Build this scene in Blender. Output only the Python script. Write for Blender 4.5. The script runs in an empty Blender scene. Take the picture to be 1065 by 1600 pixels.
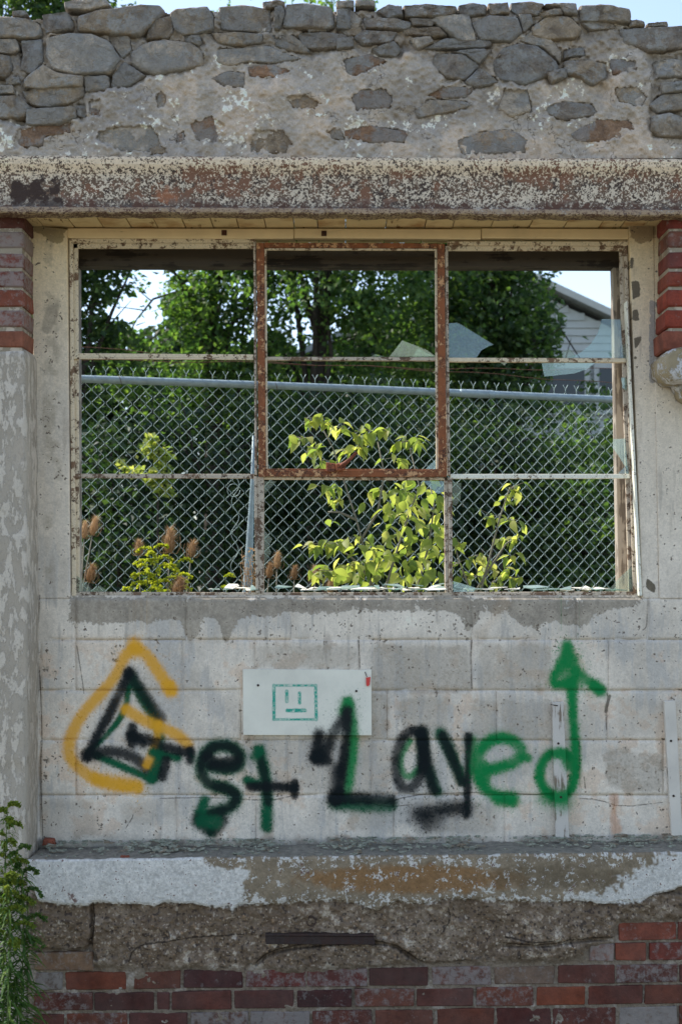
import bpy, bmesh, math, random
import numpy as np
from mathutils import Vector, Matrix, Euler

# ------------------------------------------------------------------ camera, sky, sun, exposure
FPX = 2100.0                      # focal length in photograph pixels (1065 px wide)
CAMP = (0.0, -5.0, 1.75)
PITCH = math.atan(100.0 / FPX)
CP, SP = math.cos(PITCH), math.sin(PITCH)
SC = bpy.context.scene
COL = SC.collection

cam_d = bpy.data.cameras.new("camera")
cam = bpy.data.objects.new("camera", cam_d)
COL.objects.link(cam)
cam.location = CAMP
cam.rotation_euler = (math.pi / 2 + PITCH, 0, 0)
cam_d.sensor_fit = 'HORIZONTAL'
cam_d.sensor_width = 36.0
cam_d.lens = FPX / 1065.0 * 36.0
cam_d.clip_end = 500.0
cam_d.clip_start = 0.05
cam_d.dof.use_dof = True
cam_d.dof.focus_distance = 5.2
cam_d.dof.aperture_fstop = 6.3
SC.camera = cam

SUN_EL = math.radians(50.0)
SUN_AZ = math.radians(-66.0)      # compass style: 0 = +Y (behind the wall), negative = towards -X
world = bpy.data.worlds.new("World")
SC.world = world
world.use_nodes = True
wt = world.node_tree
for n_ in list(wt.nodes):
    wt.nodes.remove(n_)
sky = wt.nodes.new('ShaderNodeTexSky')
sky.sky_type = 'NISHITA'
sky.sun_disc = False
sky.sun_elevation = SUN_EL
sky.sun_rotation = SUN_AZ
sky.air_density = 1.0
sky.dust_density = 0.8
sky.ozone_density = 1.5
bg = wt.nodes.new('ShaderNodeBackground')
bg.inputs['Strength'].default_value = 0.15
wo = wt.nodes.new('ShaderNodeOutputWorld')
hs = wt.nodes.new('ShaderNodeHueSaturation')      # a hazy summer sky, paler than a clear one
hs.inputs['Saturation'].default_value = 0.85
wt.links.new(sky.outputs['Color'], hs.inputs['Color'])
wt.links.new(hs.outputs['Color'], bg.inputs['Color'])
wt.links.new(bg.outputs['Background'], wo.inputs['Surface'])

sun_d = bpy.data.lights.new("sun", 'SUN')
sun_d.energy = 3.6
sun_d.angle = math.radians(0.53)
sun_d.color = (1.0, 0.95, 0.86)
sun = bpy.data.objects.new("sun", sun_d)
COL.objects.link(sun)
sdir = Vector((math.sin(SUN_AZ) * math.cos(SUN_EL), math.cos(SUN_AZ) * math.cos(SUN_EL), math.sin(SUN_EL)))
sun.rotation_euler = sdir.to_track_quat('Z', 'Y').to_euler()
sun.location = sdir * 60

SC.view_settings.view_transform = 'Standard'
SC.view_settings.look = 'None'
SC.view_settings.gamma = 1.0
SC.view_settings.exposure = 1.03
SC.view_settings.use_curve_mapping = False
SC.render.engine = 'CYCLES'
SC.cycles.max_bounces = 7
SC.cycles.diffuse_bounces = 3
SC.cycles.glossy_bounces = 2
SC.cycles.transmission_bounces = 4
SC.cycles.transparent_max_bounces = 12
SC.cycles.use_denoising = True
SC.cycles.caustics_reflective = False
SC.cycles.caustics_refractive = False

# ------------------------------------------------------------------ measuring helpers
def P(px, py, Y):
    """the point at depth Y that the photograph shows at pixel px, py"""
    a = (px - 532.5) / FPX
    b = (800.0 - py) / FPX
    f = CP - b * SP
    u = SP + b * CP
    t = (Y - CAMP[1]) / f
    return (CAMP[0] + a * t, Y, CAMP[2] + u * t)

def Pn(px, py, Y):
    a = (px - 532.5) / FPX
    b = (800.0 - py) / FPX
    f = CP - b * SP
    u = SP + b * CP
    t = (Y - CAMP[1]) / f
    return CAMP[0] + a * t, Y + 0 * a, CAMP[2] + u * t

def proj(X, Y, Z):
    dy = Y - CAMP[1]
    dz = Z - CAMP[2]
    f = dy * CP + dz * SP
    u = -dy * SP + dz * CP
    return 532.5 + FPX * (X - CAMP[0]) / f, 800.0 - FPX * u / f

def lin(*c):
    o = []
    for v in c[:3]:
        v = v / 255.0
        o.append(v / 12.92 if v <= 0.04045 else ((v + 0.055) / 1.055) ** 2.4)
    return o

def C(r, g, b, k=1.0):
    """base colour from an 8-bit colour"""
    return tuple(min(0.9, v * k * t) for v, t in zip(lin(r, g, b), (1.10, 1.0, .90))) + (1.0,)

# ------------------------------------------------------------------ numpy noise and masks
def vnoise(h, w, cy, cx, rng):
    gy = np.arange(h) / cy
    gx = np.arange(w) / cx
    iy = gy.astype(int)
    ix = gx.astype(int)
    g = rng.random((iy[-1] + 2, ix[-1] + 2)).astype(np.float32)
    fy = (gy - iy)[:, None]
    fx = (gx - ix)[None, :]
    fy = (fy * fy * (3 - 2 * fy)).astype(np.float32)
    fx = (fx * fx * (3 - 2 * fx)).astype(np.float32)
    a = g[iy][:, ix]
    b = g[iy][:, ix + 1]
    c = g[iy + 1][:, ix]
    d = g[iy + 1][:, ix + 1]
    return (a * (1 - fx) + b * fx) * (1 - fy) + (c * (1 - fx) + d * fx) * fy

def fbm(h, w, cell, octv=5, gain=0.55, seed=1, ax=1.0, ay=1.0):
    rng = np.random.default_rng(seed)
    s = np.zeros((h, w), np.float32)
    amp = 1.0
    c = float(cell)
    for _ in range(octv):
        if min(c * ay, c * ax) < 1.0:
            break
        s += amp * (vnoise(h, w, c * ay, c * ax, rng) - 0.5)
        amp *= gain
        c *= 0.5
    s /= s.std() + 1e-6
    return s          # zero mean, unit deviation

def sst(x, a, b):
    t = np.clip((x - a) / (b - a), 0, 1)
    return t * t * (3 - 2 * t)

def polymask(PX, PY, poly):
    """even-odd inside test on arrays of pixel coordinates"""
    xs = [p[0] for p in poly]
    ys = [p[1] for p in poly]
    ins = np.zeros(PX.shape, bool)
    sel = (PX >= min(xs)) & (PX <= max(xs)) & (PY >= min(ys)) & (PY <= max(ys))
    if not sel.any():
        return ins
    x = PX[sel]
    y = PY[sel]
    r = np.zeros(x.shape, bool)
    n = len(poly)
    for i in range(n):
        x0, y0 = poly[i]
        x1, y1 = poly[(i + 1) % n]
        if y0 == y1:
            continue
        c = ((y0 > y) != (y1 > y)) & (x < (x1 - x0) * (y - y0) / (y1 - y0) + x0)
        r ^= c
    ins[sel] = r
    return ins

def blur(a, k):
    """box blur twice, radius k"""
    k = int(k)
    if k < 1:
        return a
    for _ in range(2):
        for ax in (0, 1):
            pad = [(0, 0), (0, 0)]
            pad[ax] = (k + 1, k)
            c = np.cumsum(np.pad(a, pad, mode='edge'), axis=ax, dtype=np.float64)
            n = a.shape[ax]
            i1 = np.arange(2 * k + 1, 2 * k + 1 + n)
            i0 = np.arange(0, n)
            a = ((np.take(c, i1, ax) - np.take(c, i0, ax)) / (2 * k + 1)).astype(np.float32)
    return a

def polydist(PX, PY, pts):
    """distance to an open line of pixel points"""
    d = np.full(PX.shape, 1e9, np.float32)
    for (x0, y0), (x1, y1) in zip(pts[:-1], pts[1:]):
        vx, vy = x1 - x0, y1 - y0
        L = vx * vx + vy * vy + 1e-9
        t = np.clip(((PX - x0) * vx + (PY - y0) * vy) / L, 0, 1)
        d = np.minimum(d, np.hypot(PX - x0 - t * vx, PY - y0 - t * vy))
    return d

def smoothline(pts, it=2):
    for _ in range(it):
        o = [pts[0]]
        for a, b in zip(pts[:-1], pts[1:]):
            o.append((a[0] * .75 + b[0] * .25, a[1] * .75 + b[1] * .25))
            o.append((a[0] * .25 + b[0] * .75, a[1] * .25 + b[1] * .75))
        o.append(pts[-1])
        pts = o
    return pts

class Map:
    """a colour-and-relief map of one wall face, laid out in metres (X across, Z up)"""
    def __init__(s, x0, x1, y0, y1, Y, res):
        s.x0, s.z0 = P(x0, y1, Y)[0], P(x0, y1, Y)[2]
        s.x1, s.z1 = P(x1, y0, Y)[0], P(x1, y0, Y)[2]
        s.w = int((s.x1 - s.x0) * res)
        s.h = int((s.z1 - s.z0) * res)
        X = s.x0 + (np.arange(s.w) + .5) / s.w * (s.x1 - s.x0)
        Z = s.z0 + (np.arange(s.h) + .5) / s.h * (s.z1 - s.z0)
        X, Z = np.meshgrid(X, Z)
        a, b = proj(X, Y, Z)
        s.PX, s.PY = a.astype(np.float32), b.astype(np.float32)
        s.res = res
    def image(s, name, rgb, a=None):
        im = bpy.data.images.new(name, s.w, s.h, alpha=True, float_buffer=True)
        im.colorspace_settings.name = 'Non-Color'
        im.alpha_mode = 'CHANNEL_PACKED'
        buf = np.ones((s.h, s.w, 4), np.float32)
        buf[..., :3] = rgb
        if a is not None:
            buf[..., 3] = a
        im.pixels.foreach_set(buf.ravel())
        im.update()
        return im

def over(base, col, m):
    m = m[..., None]
    return base * (1 - m) + np.array(col[:3], np.float32) * m

# ------------------------------------------------------------------ node helper
class G:
    def __init__(s, name):
        s.m = bpy.data.materials.new(name)
        s.m.use_nodes = True
        s.t = s.m.node_tree
        for n in list(s.t.nodes):
            s.t.nodes.remove(n)
        s.out = s.t.nodes.new('ShaderNodeOutputMaterial')
    def n(s, typ, ins=None, **at):
        nd = s.t.nodes.new(typ)
        for k, v in at.items():
            setattr(nd, k, v)
        for k, v in (ins or {}).items():
            if isinstance(v, bpy.types.NodeSocket):
                s.t.links.new(v, nd.inputs[k])
            else:
                nd.inputs[k].default_value = v
        return nd
    def mix(s, f, a, b, blend='MIX'):
        nd = s.t.nodes.new('ShaderNodeMix')
        nd.data_type = 'RGBA'
        nd.blend_type = blend
        for i, v in ((0, f), (6, a), (7, b)):
            if isinstance(v, bpy.types.NodeSocket):
                s.t.links.new(v, nd.inputs[i])
            else:
                nd.inputs[i].default_value = v if i == 0 else (tuple(v) + (1.0,) if len(v) == 3 else v)
        return nd.outputs[2]
    def math(s, op, a, b=0.0, c=0.0):
        return s.n('ShaderNodeMath', {0: a, 1: b, 2: c}, operation=op).outputs[0]
    def rng(s, v, a, b, c=0.0, d=1.0):
        return s.n('ShaderNodeMapRange', {0: v, 1: a, 2: b, 3: c, 4: d}).outputs[0]
    def noise(s, scale, detail=4.0, vec=None, rough=0.55, dist=0.0):
        i = {'Scale': scale, 'Detail': detail, 'Roughness': rough, 'Distortion': dist}
        if vec is not None:
            i['Vector'] = vec
        return s.n('ShaderNodeTexNoise', i).outputs['Fac']
    def vor(s, scale, vec=None, feature='F1', out='Distance'):
        i = {'Scale': scale}
        if vec is not None:
            i['Vector'] = vec
        return s.n('ShaderNodeTexVoronoi', i, feature=feature).outputs[out]
    def objvec(s, scale=(1, 1, 1)):
        """object coordinates shifted by a random amount for every object"""
        tc = s.n('ShaderNodeTexCoord').outputs['Object']
        oi = s.n('ShaderNodeObjectInfo').outputs['Random']
        off = s.n('ShaderNodeCombineXYZ', {0: s.math('MULTIPLY', oi, 37.0), 1: s.math('MULTIPLY', oi, 91.0), 2: s.math('MULTIPLY', oi, 53.0)}).outputs[0]
        v = s.n('ShaderNodeVectorMath', {0: tc, 1: off}, operation='ADD').outputs[0]
        return s.n('ShaderNodeMapping', {'Vector': v, 'Scale': scale}).outputs[0]
    def pos(s, scale=(1, 1, 1)):
        v = s.n('ShaderNodeNewGeometry').outputs['Position']
        return s.n('ShaderNodeMapping', {'Vector': v, 'Scale': scale}).outputs[0]
    def img(s, im, mp):
        uv = s.n('ShaderNodeUVMap', uv_map='wall').outputs[0]
        dx, dz = mp.x1 - mp.x0, mp.z1 - mp.z0
        v = s.n('ShaderNodeMapping', {'Vector': uv, 'Location': (-mp.x0 / dx, -mp.z0 / dz, 0), 'Scale': (1 / dx, 1 / dz, 1)}).outputs[0]
        nd = s.n('ShaderNodeTexImage', {'Vector': v}, image=im, extension='EXTEND', interpolation='Linear')
        return nd.outputs['Color'], nd.outputs['Alpha']
    def bump(s, h, strength=0.5, dist=0.01, normal=None):
        i = {'Height': h, 'Strength': strength, 'Distance': dist}
        if normal is not None:
            i['Normal'] = normal
        return s.n('ShaderNodeBump', i).outputs[0]
    def finish(s, col, rough=0.85, normal=None, metal=0.0, spec=0.3):
        i = {'Base Color': col, 'Roughness': rough, 'Metallic': metal, 'Specular IOR Level': spec}
        if normal is not None:
            i['Normal'] = normal
        b = s.n('ShaderNodeBsdfPrincipled', i)
        s.t.links.new(b.outputs[0], s.out.inputs['Surface'])
        return s.m

# ------------------------------------------------------------------ object helpers
def tag(o, label=None, cat=None, group=None, kind=None):
    if label:
        o["label"] = label
    if cat:
        o["category"] = cat
    if group:
        o["group"] = group
    if kind:
        o["kind"] = kind
    return o

def thing(name, loc, label, cat, group=None, kind=None):
    o = bpy.data.objects.new(name, None)
    COL.objects.link(o)
    o.location = loc
    o.empty_display_size = 0.1
    return tag(o, label, cat, group, kind)

ROOTLOC = {}
def wloc(o):
    """world location of an unrotated object and its unrotated parents"""
    v = Vector(o.location)
    while o.parent:
        o = o.parent
        v += Vector(o.location)
    return v

class MB:
    def __init__(s):
        s.v = []
        s.f = []
        s.sm = []
    def add(s, verts, faces, smooth=False):
        k = len(s.v)
        s.v += [tuple(p) for p in verts]
        s.f += [tuple(i + k for i in f) for f in faces]
        s.sm += [smooth] * len(faces)
    def quadbox(s, q, Y, d):
        """q: four pixel corners seen at depth Y (clockwise from top left); d: thickness away from the camera"""
        fr = [P(x, y, Y) for x, y in q]
        bk = [(x, Y + d, z) for x, _, z in fr]
        s.add(fr + bk, [(0, 3, 2, 1), (4, 5, 6, 7), (0, 1, 5, 4), (1, 2, 6, 5), (2, 3, 7, 6), (3, 0, 4, 7)])
    def pbox(s, x0, y0, x1, y1, Y, d):
        s.quadbox([(x0, y0), (x1, y0), (x1, y1), (x0, y1)], Y, d)
    def box(s, a, b):
        x0, y0, z0 = a
        x1, y1, z1 = b
        s.add([(x0, y0, z0), (x1, y0, z0), (x1, y1, z0), (x0, y1, z0), (x0, y0, z1), (x1, y0, z1), (x1, y1, z1), (x0, y1, z1)],
              [(0, 3, 2, 1), (4, 5, 6, 7), (0, 1, 5, 4), (1, 2, 6, 5), (2, 3, 7, 6), (3, 0, 4, 7)])
    def prism(s, poly, Y, d, smooth=False):
        fr = [P(x, y, Y) for x, y in poly]
        s.prism3(fr, d, smooth)
    def prism3(s, fr, d, smooth=False):
        n = len(fr)
        bk = [(x, y + d, z) for x, y, z in fr]
        s.add(fr + bk, [tuple(range(n))[::-1], tuple(range(n, 2 * n))] + [(i, (i + 1) % n, n + (i + 1) % n, n + i) for i in range(n)], smooth)
    def tube(s, pts, rad, seg=6, cap=True):
        """tapered tube through pts; rad a number or one per point"""
        if not hasattr(rad, '__len__'):
            rad = [rad] * len(pts)
        rings = []
        pv = [Vector(p) for p in pts]
        ref = Vector((0.31, 0.83, 0.12)).normalized()
        for i, p in enumerate(pv):
            t = (pv[min(i + 1, len(pv) - 1)] - pv[max(i - 1, 0)]).normalized()
            r = ref if abs(t.dot(ref)) < .95 else Vector((1, 0, 0))
            a = t.cross(r).normalized()
            b = t.cross(a)
            rings.append([p + (a * math.cos(k * 2 * math.pi / seg) + b * math.sin(k * 2 * math.pi / seg)) * rad[i] for k in range(seg)])
        vs = [v for r in rings for v in r]
        fs = []
        for i in range(len(pv) - 1):
            for k in range(seg):
                fs.append((i * seg + k, i * seg + (k + 1) % seg, (i + 1) * seg + (k + 1) % seg, (i + 1) * seg + k))
        if cap:
            fs.append(tuple(range(seg))[::-1])
            fs.append(tuple(range((len(pv) - 1) * seg, len(pv) * seg)))
        s.add(vs, fs, True)
    def build(s, name, mat, parent=None, bevel=0.0, own=True, recalc=True):
        v = np.array(s.v, np.float64)
        ctr = (v.min(0) + v.max(0)) / 2
        me = bpy.data.meshes.new(name)
        me.from_pydata([tuple(p - ctr) for p in v], [], s.f)
        me.polygons.foreach_set('use_smooth', s.sm)
        if bevel or recalc:
            bm = bmesh.new()
            bm.from_mesh(me)
            if bevel:
                bmesh.ops.bevel(bm, geom=bm.edges[:], offset=bevel, segments=1, affect='EDGES')
            bmesh.ops.recalc_face_normals(bm, faces=bm.faces[:])
            bm.to_mesh(me)
            bm.free()
        walluv(me, ctr)
        if mat:
            me.materials.append(mat)
        o = bpy.data.objects.new(name, me)
        COL.objects.link(o)
        if parent:
            o.parent = parent
            o.location = Vector(ctr) - wloc(parent)
        else:
            o.location = ctr
        return o

def walluv(me, ctr):
    co = np.empty(len(me.vertices) * 3)
    me.vertices.foreach_get('co', co)
    co = co.reshape(-1, 3) + np.array(ctr)
    li = np.empty(len(me.loops), np.int32)
    me.loops.foreach_get('vertex_index', li)
    uv = me.uv_layers.new(name='wall')
    uv.data.foreach_set('uv', co[li][:, [0, 2]].astype(np.float32).ravel())

def grid(name, mat, parent, PX, PY, Yarr, smooth=True, clip=None):
    """a relief sheet: arrays of pixel coordinates (rows top to bottom) pushed to the depths Yarr"""
    X, Yv, Z = Pn(PX, PY, Yarr)
    h, w = PX.shape
    co = np.stack([X, Yv, Z], -1).reshape(-1, 3)
    ctr = (co.min(0) + co.max(0)) / 2
    i = (np.arange(h - 1)[:, None] * w + np.arange(w - 1)[None, :]).ravel()
    q = np.stack([i, i + w, i + w + 1, i + 1], -1)
    if clip is not None:
        keep = (clip.ravel()[q] > 0).all(1)
        q = q[keep]
    return rawmesh(name, mat, parent, co, q, ctr, smooth)

def rawmesh(name, mat, parent, co, faces, ctr=None, smooth=False, tone=None):
    co = np.asarray(co, np.float64)
    if ctr is None:
        ctr = (co.min(0) + co.max(0)) / 2
    me = bpy.data.meshes.new(name)
    n, k = faces.shape
    me.vertices.add(len(co))
    me.vertices.foreach_set('co', (co - ctr).astype(np.float32).ravel())
    me.loops.add(n * k)
    me.loops.foreach_set('vertex_index', faces.astype(np.int32).ravel())
    me.polygons.add(n)
    me.polygons.foreach_set('loop_start', np.arange(0, n * k, k, dtype=np.int32))
    me.polygons.foreach_set('loop_total', np.full(n, k, np.int32))
    me.update(calc_edges=True)
    me.polygons.foreach_set('use_smooth', np.full(n, smooth))
    walluv(me, ctr)
    if tone is not None:
        at = me.attributes.new('tone', 'FLOAT', 'POINT')
        at.data.foreach_set('value', tone.astype(np.float32))
    me.materials.append(mat)
    o = bpy.data.objects.new(name, me)
    COL.objects.link(o)
    if parent:
        o.parent = parent
        o.location = Vector(ctr) - wloc(parent)
    else:
        o.location = ctr
    return o

# ------------------------------------------------------------------ depths of the faces of the building
YP = 0.0       # front of the brick pillar
YW = 0.17      # painted block wall and window jambs
YF = 0.205     # window frame
YL = -0.06     # front of the ledge
YB = -0.03     # lower brick and concrete
YS = -0.005    # rubble masonry
YBEAM = -0.055
KW = 1.5

# ------------------------------------------------------------------ spray paint map (board, battens and wall share it)
SPR = Map(70, 1000, 985, 1330, YW - .01, 700)
def A(*pts):
    return [(x / 1.972, 920 + y / 1.972) for x, y in pts]
def B(*pts):
    return [(525 + x / 1.972, 920 + y / 1.972) for x, y in pts]
YEL, BLK, GRN, GRL, TEAL = C(208, 156, 40, 1.1), C(10, 20, 24, 1.0), C(2, 82, 54, 1.1), C(6, 118, 62, 1.15), C(20, 140, 125, 1.3)
def paint_spray():
    PX, PY = SPR.PX, SPR.PY
    h, w = PX.shape
    n1 = fbm(h, w, 5, 3, .8, 11)
    n2 = fbm(h, w, 60, 4, .5, 12)
    rgb = np.zeros((h, w, 3), np.float32)
    al = np.zeros((h, w), np.float32)
    def stroke(pts, r, col, dens=1.0, soft=.28, sm=True):
        soft = soft * .62
        dens = dens ** .35 if col is not YEL else dens * .9
        if col is BLK:
            r *= 1.12
        nonlocal rgb, al
        r = r / 1.972 * 1.3
        if sm and len(pts) > 2:
            pts = smoothline(pts)
        xs = [p[0] for p in pts]
        ys = [p[1] for p in pts]
        m = 3 * r + 4
        sel = (PX > min(xs) - m) & (PX < max(xs) + m) & (PY > min(ys) - m) & (PY < max(ys) + m)
        rows = np.where(sel.any(1))[0]
        cols = np.where(sel.any(0))[0]
        s = np.s_[rows[0]:rows[-1] + 1, cols[0]:cols[-1] + 1]
        d = polydist(PX[s], PY[s], pts)
        d = d + n2[s] * 0.5
        a = 1 / (1 + np.exp((d - r * .93) / (r * soft)))
        halo = .16 * np.exp(-np.clip(d - r, 0, None) / (r * .75))
        a = np.clip(a + halo * sst(n1[s], .1, 1.0), 0, 1)
        spl = sst(n1[s] + .3 * n2[s], 2.0, 2.6) * np.exp(-np.clip(d - r, 0, None) / (r * 1.3)) * .7
        a = np.clip(np.maximum(a * (1 + .05 * n1[s] * (a < .9)) * dens * (1 - .10 * sst(n2[s], .3, 1.8)), spl), 0, 1)
        c = np.array(col[:3], np.float32)
        A0 = al[s]
        An = a + A0 * (1 - a)
        rgb[s] = (c * a[..., None] + rgb[s] * (A0 * (1 - a))[..., None]) / np.maximum(An, 1e-4)[..., None]
        al[s] = An
    # yellow outline
    stroke(A((525, 312), (495, 270), (458, 210), (415, 178), (382, 205), (360, 262), (320, 315), (262, 375), (225, 430), (205, 500), (228, 548), (290, 590), (360, 605), (422, 616)), 15, YEL)
    stroke(A((520, 300), (524, 314)), 17, YEL)
    stroke(A((412, 172), (416, 190)), 18, YEL)
    stroke(A((300, 590), (360, 602), (418, 612)), 19, YEL)
    # big letter: triangle
    stroke(A((395, 300), (386, 370), (350, 430), (275, 502)), 8, GRN)
    stroke(A((275, 505), (330, 530), (400, 560), (465, 588)), 11, GRN)
    stroke(A((400, 270), (440, 340), (482, 410), (495, 470), (472, 585)), 14, GRN)
    stroke(A((395, 262), (352, 355), (312, 430), (266, 518)), 12, BLK, .95)
    stroke(A((395, 258), (440, 325), (492, 400)), 13, BLK, .6)
    stroke(A((266, 518), (330, 500), (400, 512), (440, 545), (475, 570)), 14, BLK, .85)
    stroke(A((480, 480), (490, 530), (462, 590)), 13, GRN, .8)
    stroke(A((388, 372), (430, 403), (500, 432), (550, 452), (575, 482)), 14, YEL)
    stroke(A((488, 420), (478, 480), (450, 545)), 10, YEL, .9)
    stroke(A((470, 505), (545, 522)), 13, GRN)
    stroke(A((405, 430), (405, 478)), 12, BLK, .9)
    stroke(A((400, 455), (470, 470), (500, 488), (582, 508)), 12, BLK, .92)
    stroke(A((585, 500), (585, 532)), 10, BLK, .9)
    stroke(A((512, 530), (500, 580)), 11, BLK, .9)
    stroke(A((405, 450), (440, 480)), 11, BLK, .8)
    # e with arrow foot
    e = A((642, 548), (700, 556), (738, 548), (742, 510), (700, 482), (655, 486), (624, 520), (616, 565), (640, 606), (700, 618), (732, 640), (715, 672), (665, 690), (625, 702))
    stroke(e, 18, GRN, .95)
    stroke(e, 11, BLK, .8)
    stroke(A((640, 522), (665, 540), (725, 528)), 11, BLK, .8)
    stroke(A((630, 655), (605, 712), (650, 750)), 14, GRN)
    stroke(A((608, 715), (652, 755), (680, 715)), 15, BLK, .7)
    stroke(A((620, 720), (662, 722)), 17, GRN, .7)
    # t
    stroke(A((798, 500), (812, 560), (824, 640), (820, 735)), 16, GRN)
    stroke(A((800, 520), (812, 570), (826, 660)), 9, BLK, .65)
    stroke(A((780, 520), (795, 505)), 12, GRN, .8)
    stroke(A((760, 592), (790, 602)), 13, GRN)
    stroke(A((770, 612), (830, 610), (905, 616)), 11, BLK, .95)
    stroke(A((907, 600), (907, 640)), 9, BLK, .9)
    # arrow-headed L
    stroke(B((40, 352), (52, 440), (46, 540), (28, 650)), 15, GRL, .9)
    stroke(B((34, 352), (24, 380)), 15, GRL, .9)
    stroke(B((0, 662), (80, 668), (165, 668)), 20, GRN, .9)
    stroke(B((34, 375), (30, 450), (20, 560), (4, 650)), 12, BLK, .95)
    stroke(B((26, 400), (-5, 440), (-30, 500), (-58, 525)), 15, BLK, .9)
    stroke(B((-52, 450), (-62, 520)), 14, BLK, .95)
    stroke(B((-60, 520), (-30, 530)), 14, BLK, .9)
    stroke(B((-10, 645), (80, 648), (168, 655)), 15, BLK, .85)
    stroke(B((6, 560), (-4, 650)), 17, BLK, .8)
    # a
    stroke(B((225, 470), (196, 520), (200, 570), (228, 585), (258, 555)), 10, GRL, .8)
    stroke(B((262, 450), (270, 530)), 16, GRN, .9)
    stroke(B((285, 560), (310, 625)), 15, GRN, .9)
    stroke(B((262, 448), (225, 436), (190, 485), (180, 555), (196, 608), (226, 622), (256, 590), (272, 525), (264, 455)), 13, BLK, .95)
    stroke(B((262, 440), (275, 530), (302, 622)), 14, BLK, .85)
    # y
    stroke(B((322, 448), (360, 520), (386, 590)), 15, GRN, .9)
    stroke(B((328, 455), (362, 530), (387, 596)), 11, BLK, .8)
    stroke(B((418, 470), (416, 560)), 14, GRL, .6)
    stroke(B((408, 455), (406, 560), (406, 640), (402, 700)), 9, BLK, .95)
    stroke(B((262, 695), (330, 684), (402, 676)), 17, BLK, .9, .4)
    stroke(B((255, 700), (300, 712)), 22, BLK, .6, .5)
    stroke(B((275, 705), (280, 735)), 14, BLK, .5, .5)
    # e
    stroke(B((458, 562), (520, 548), (572, 525), (566, 478), (508, 455), (452, 482), (432, 540), (442, 598), (480, 638), (538, 652)), 16, GRL)
    stroke(B((575, 520), (592, 524)), 11, GRL, .8)
    stroke(B((455, 545), (460, 585)), 14, GRL, .8)
    stroke(B((505, 650), (542, 650)), 20, GRL, .7)
    # d with arrow
    stroke(B((728, 520), (685, 500), (645, 518), (622, 575), (648, 635), (700, 648), (736, 605), (740, 520), (732, 400), (725, 290)), 13, GRL)
    stroke(B((710, 520), (722, 545)), 17, GRL, .8)
    stroke(B((650, 645), (700, 655)), 20, GRL, .6, .5)
    stroke(B((712, 175), (695, 232), (666, 292), (700, 297), (738, 288), (734, 232), (714, 178)), 14, GRL)
    stroke(B((700, 235), (715, 280)), 18, GRL, .75)
    stroke(B((712, 178), (712, 230)), 14, GRL)
    stroke(B((738, 250), (785, 290), (812, 312)), 13, GRL, .9)
    stroke(B((725, 225), (750, 290)), 20, GRL, .45, .5)
    stroke(B((800, 300), (814, 314)), 16, GRL, .9)
    # marker face on the board
    mk = fbm(h, w, 6, 3, .7, 15)
    al0, rgb0 = al.copy(), rgb.copy()
    fm = np.zeros((h, w), np.float32)
    for seg, r in ([((428, 1071), (494, 1071)), 1.7], [((428, 1124), (494, 1124)), 1.7], [((428, 1071), (428, 1124)), 2.1], [((493, 1071), (494, 1124)), 2.1],
                   [((448, 1080), (448, 1096)), 2.2], [((468, 1083), (468, 1098)), 2.2], [((449, 1110), (476, 1110)), 2.6]):
        d = polydist(PX, PY, list(seg)) + .4 * mk
        a = np.clip((r * 1.2 - d) / 1.0 + .5, 0, 1)
        lo = .75 if seg[0][1] == seg[1][1] and seg[0][0] == 428 else .85
        fm = np.maximum(fm, a * np.clip(lo + .25 * mk, .15, 1))
    An = fm + al * (1 - fm)
    rgb = (np.array(TEAL[:3], np.float32) * fm[..., None] + rgb * (al * (1 - fm))[..., None]) / np.maximum(An, 1e-4)[..., None]
    return SPR.image('spray paint', rgb, An)
SPRAY = paint_spray()

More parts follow.
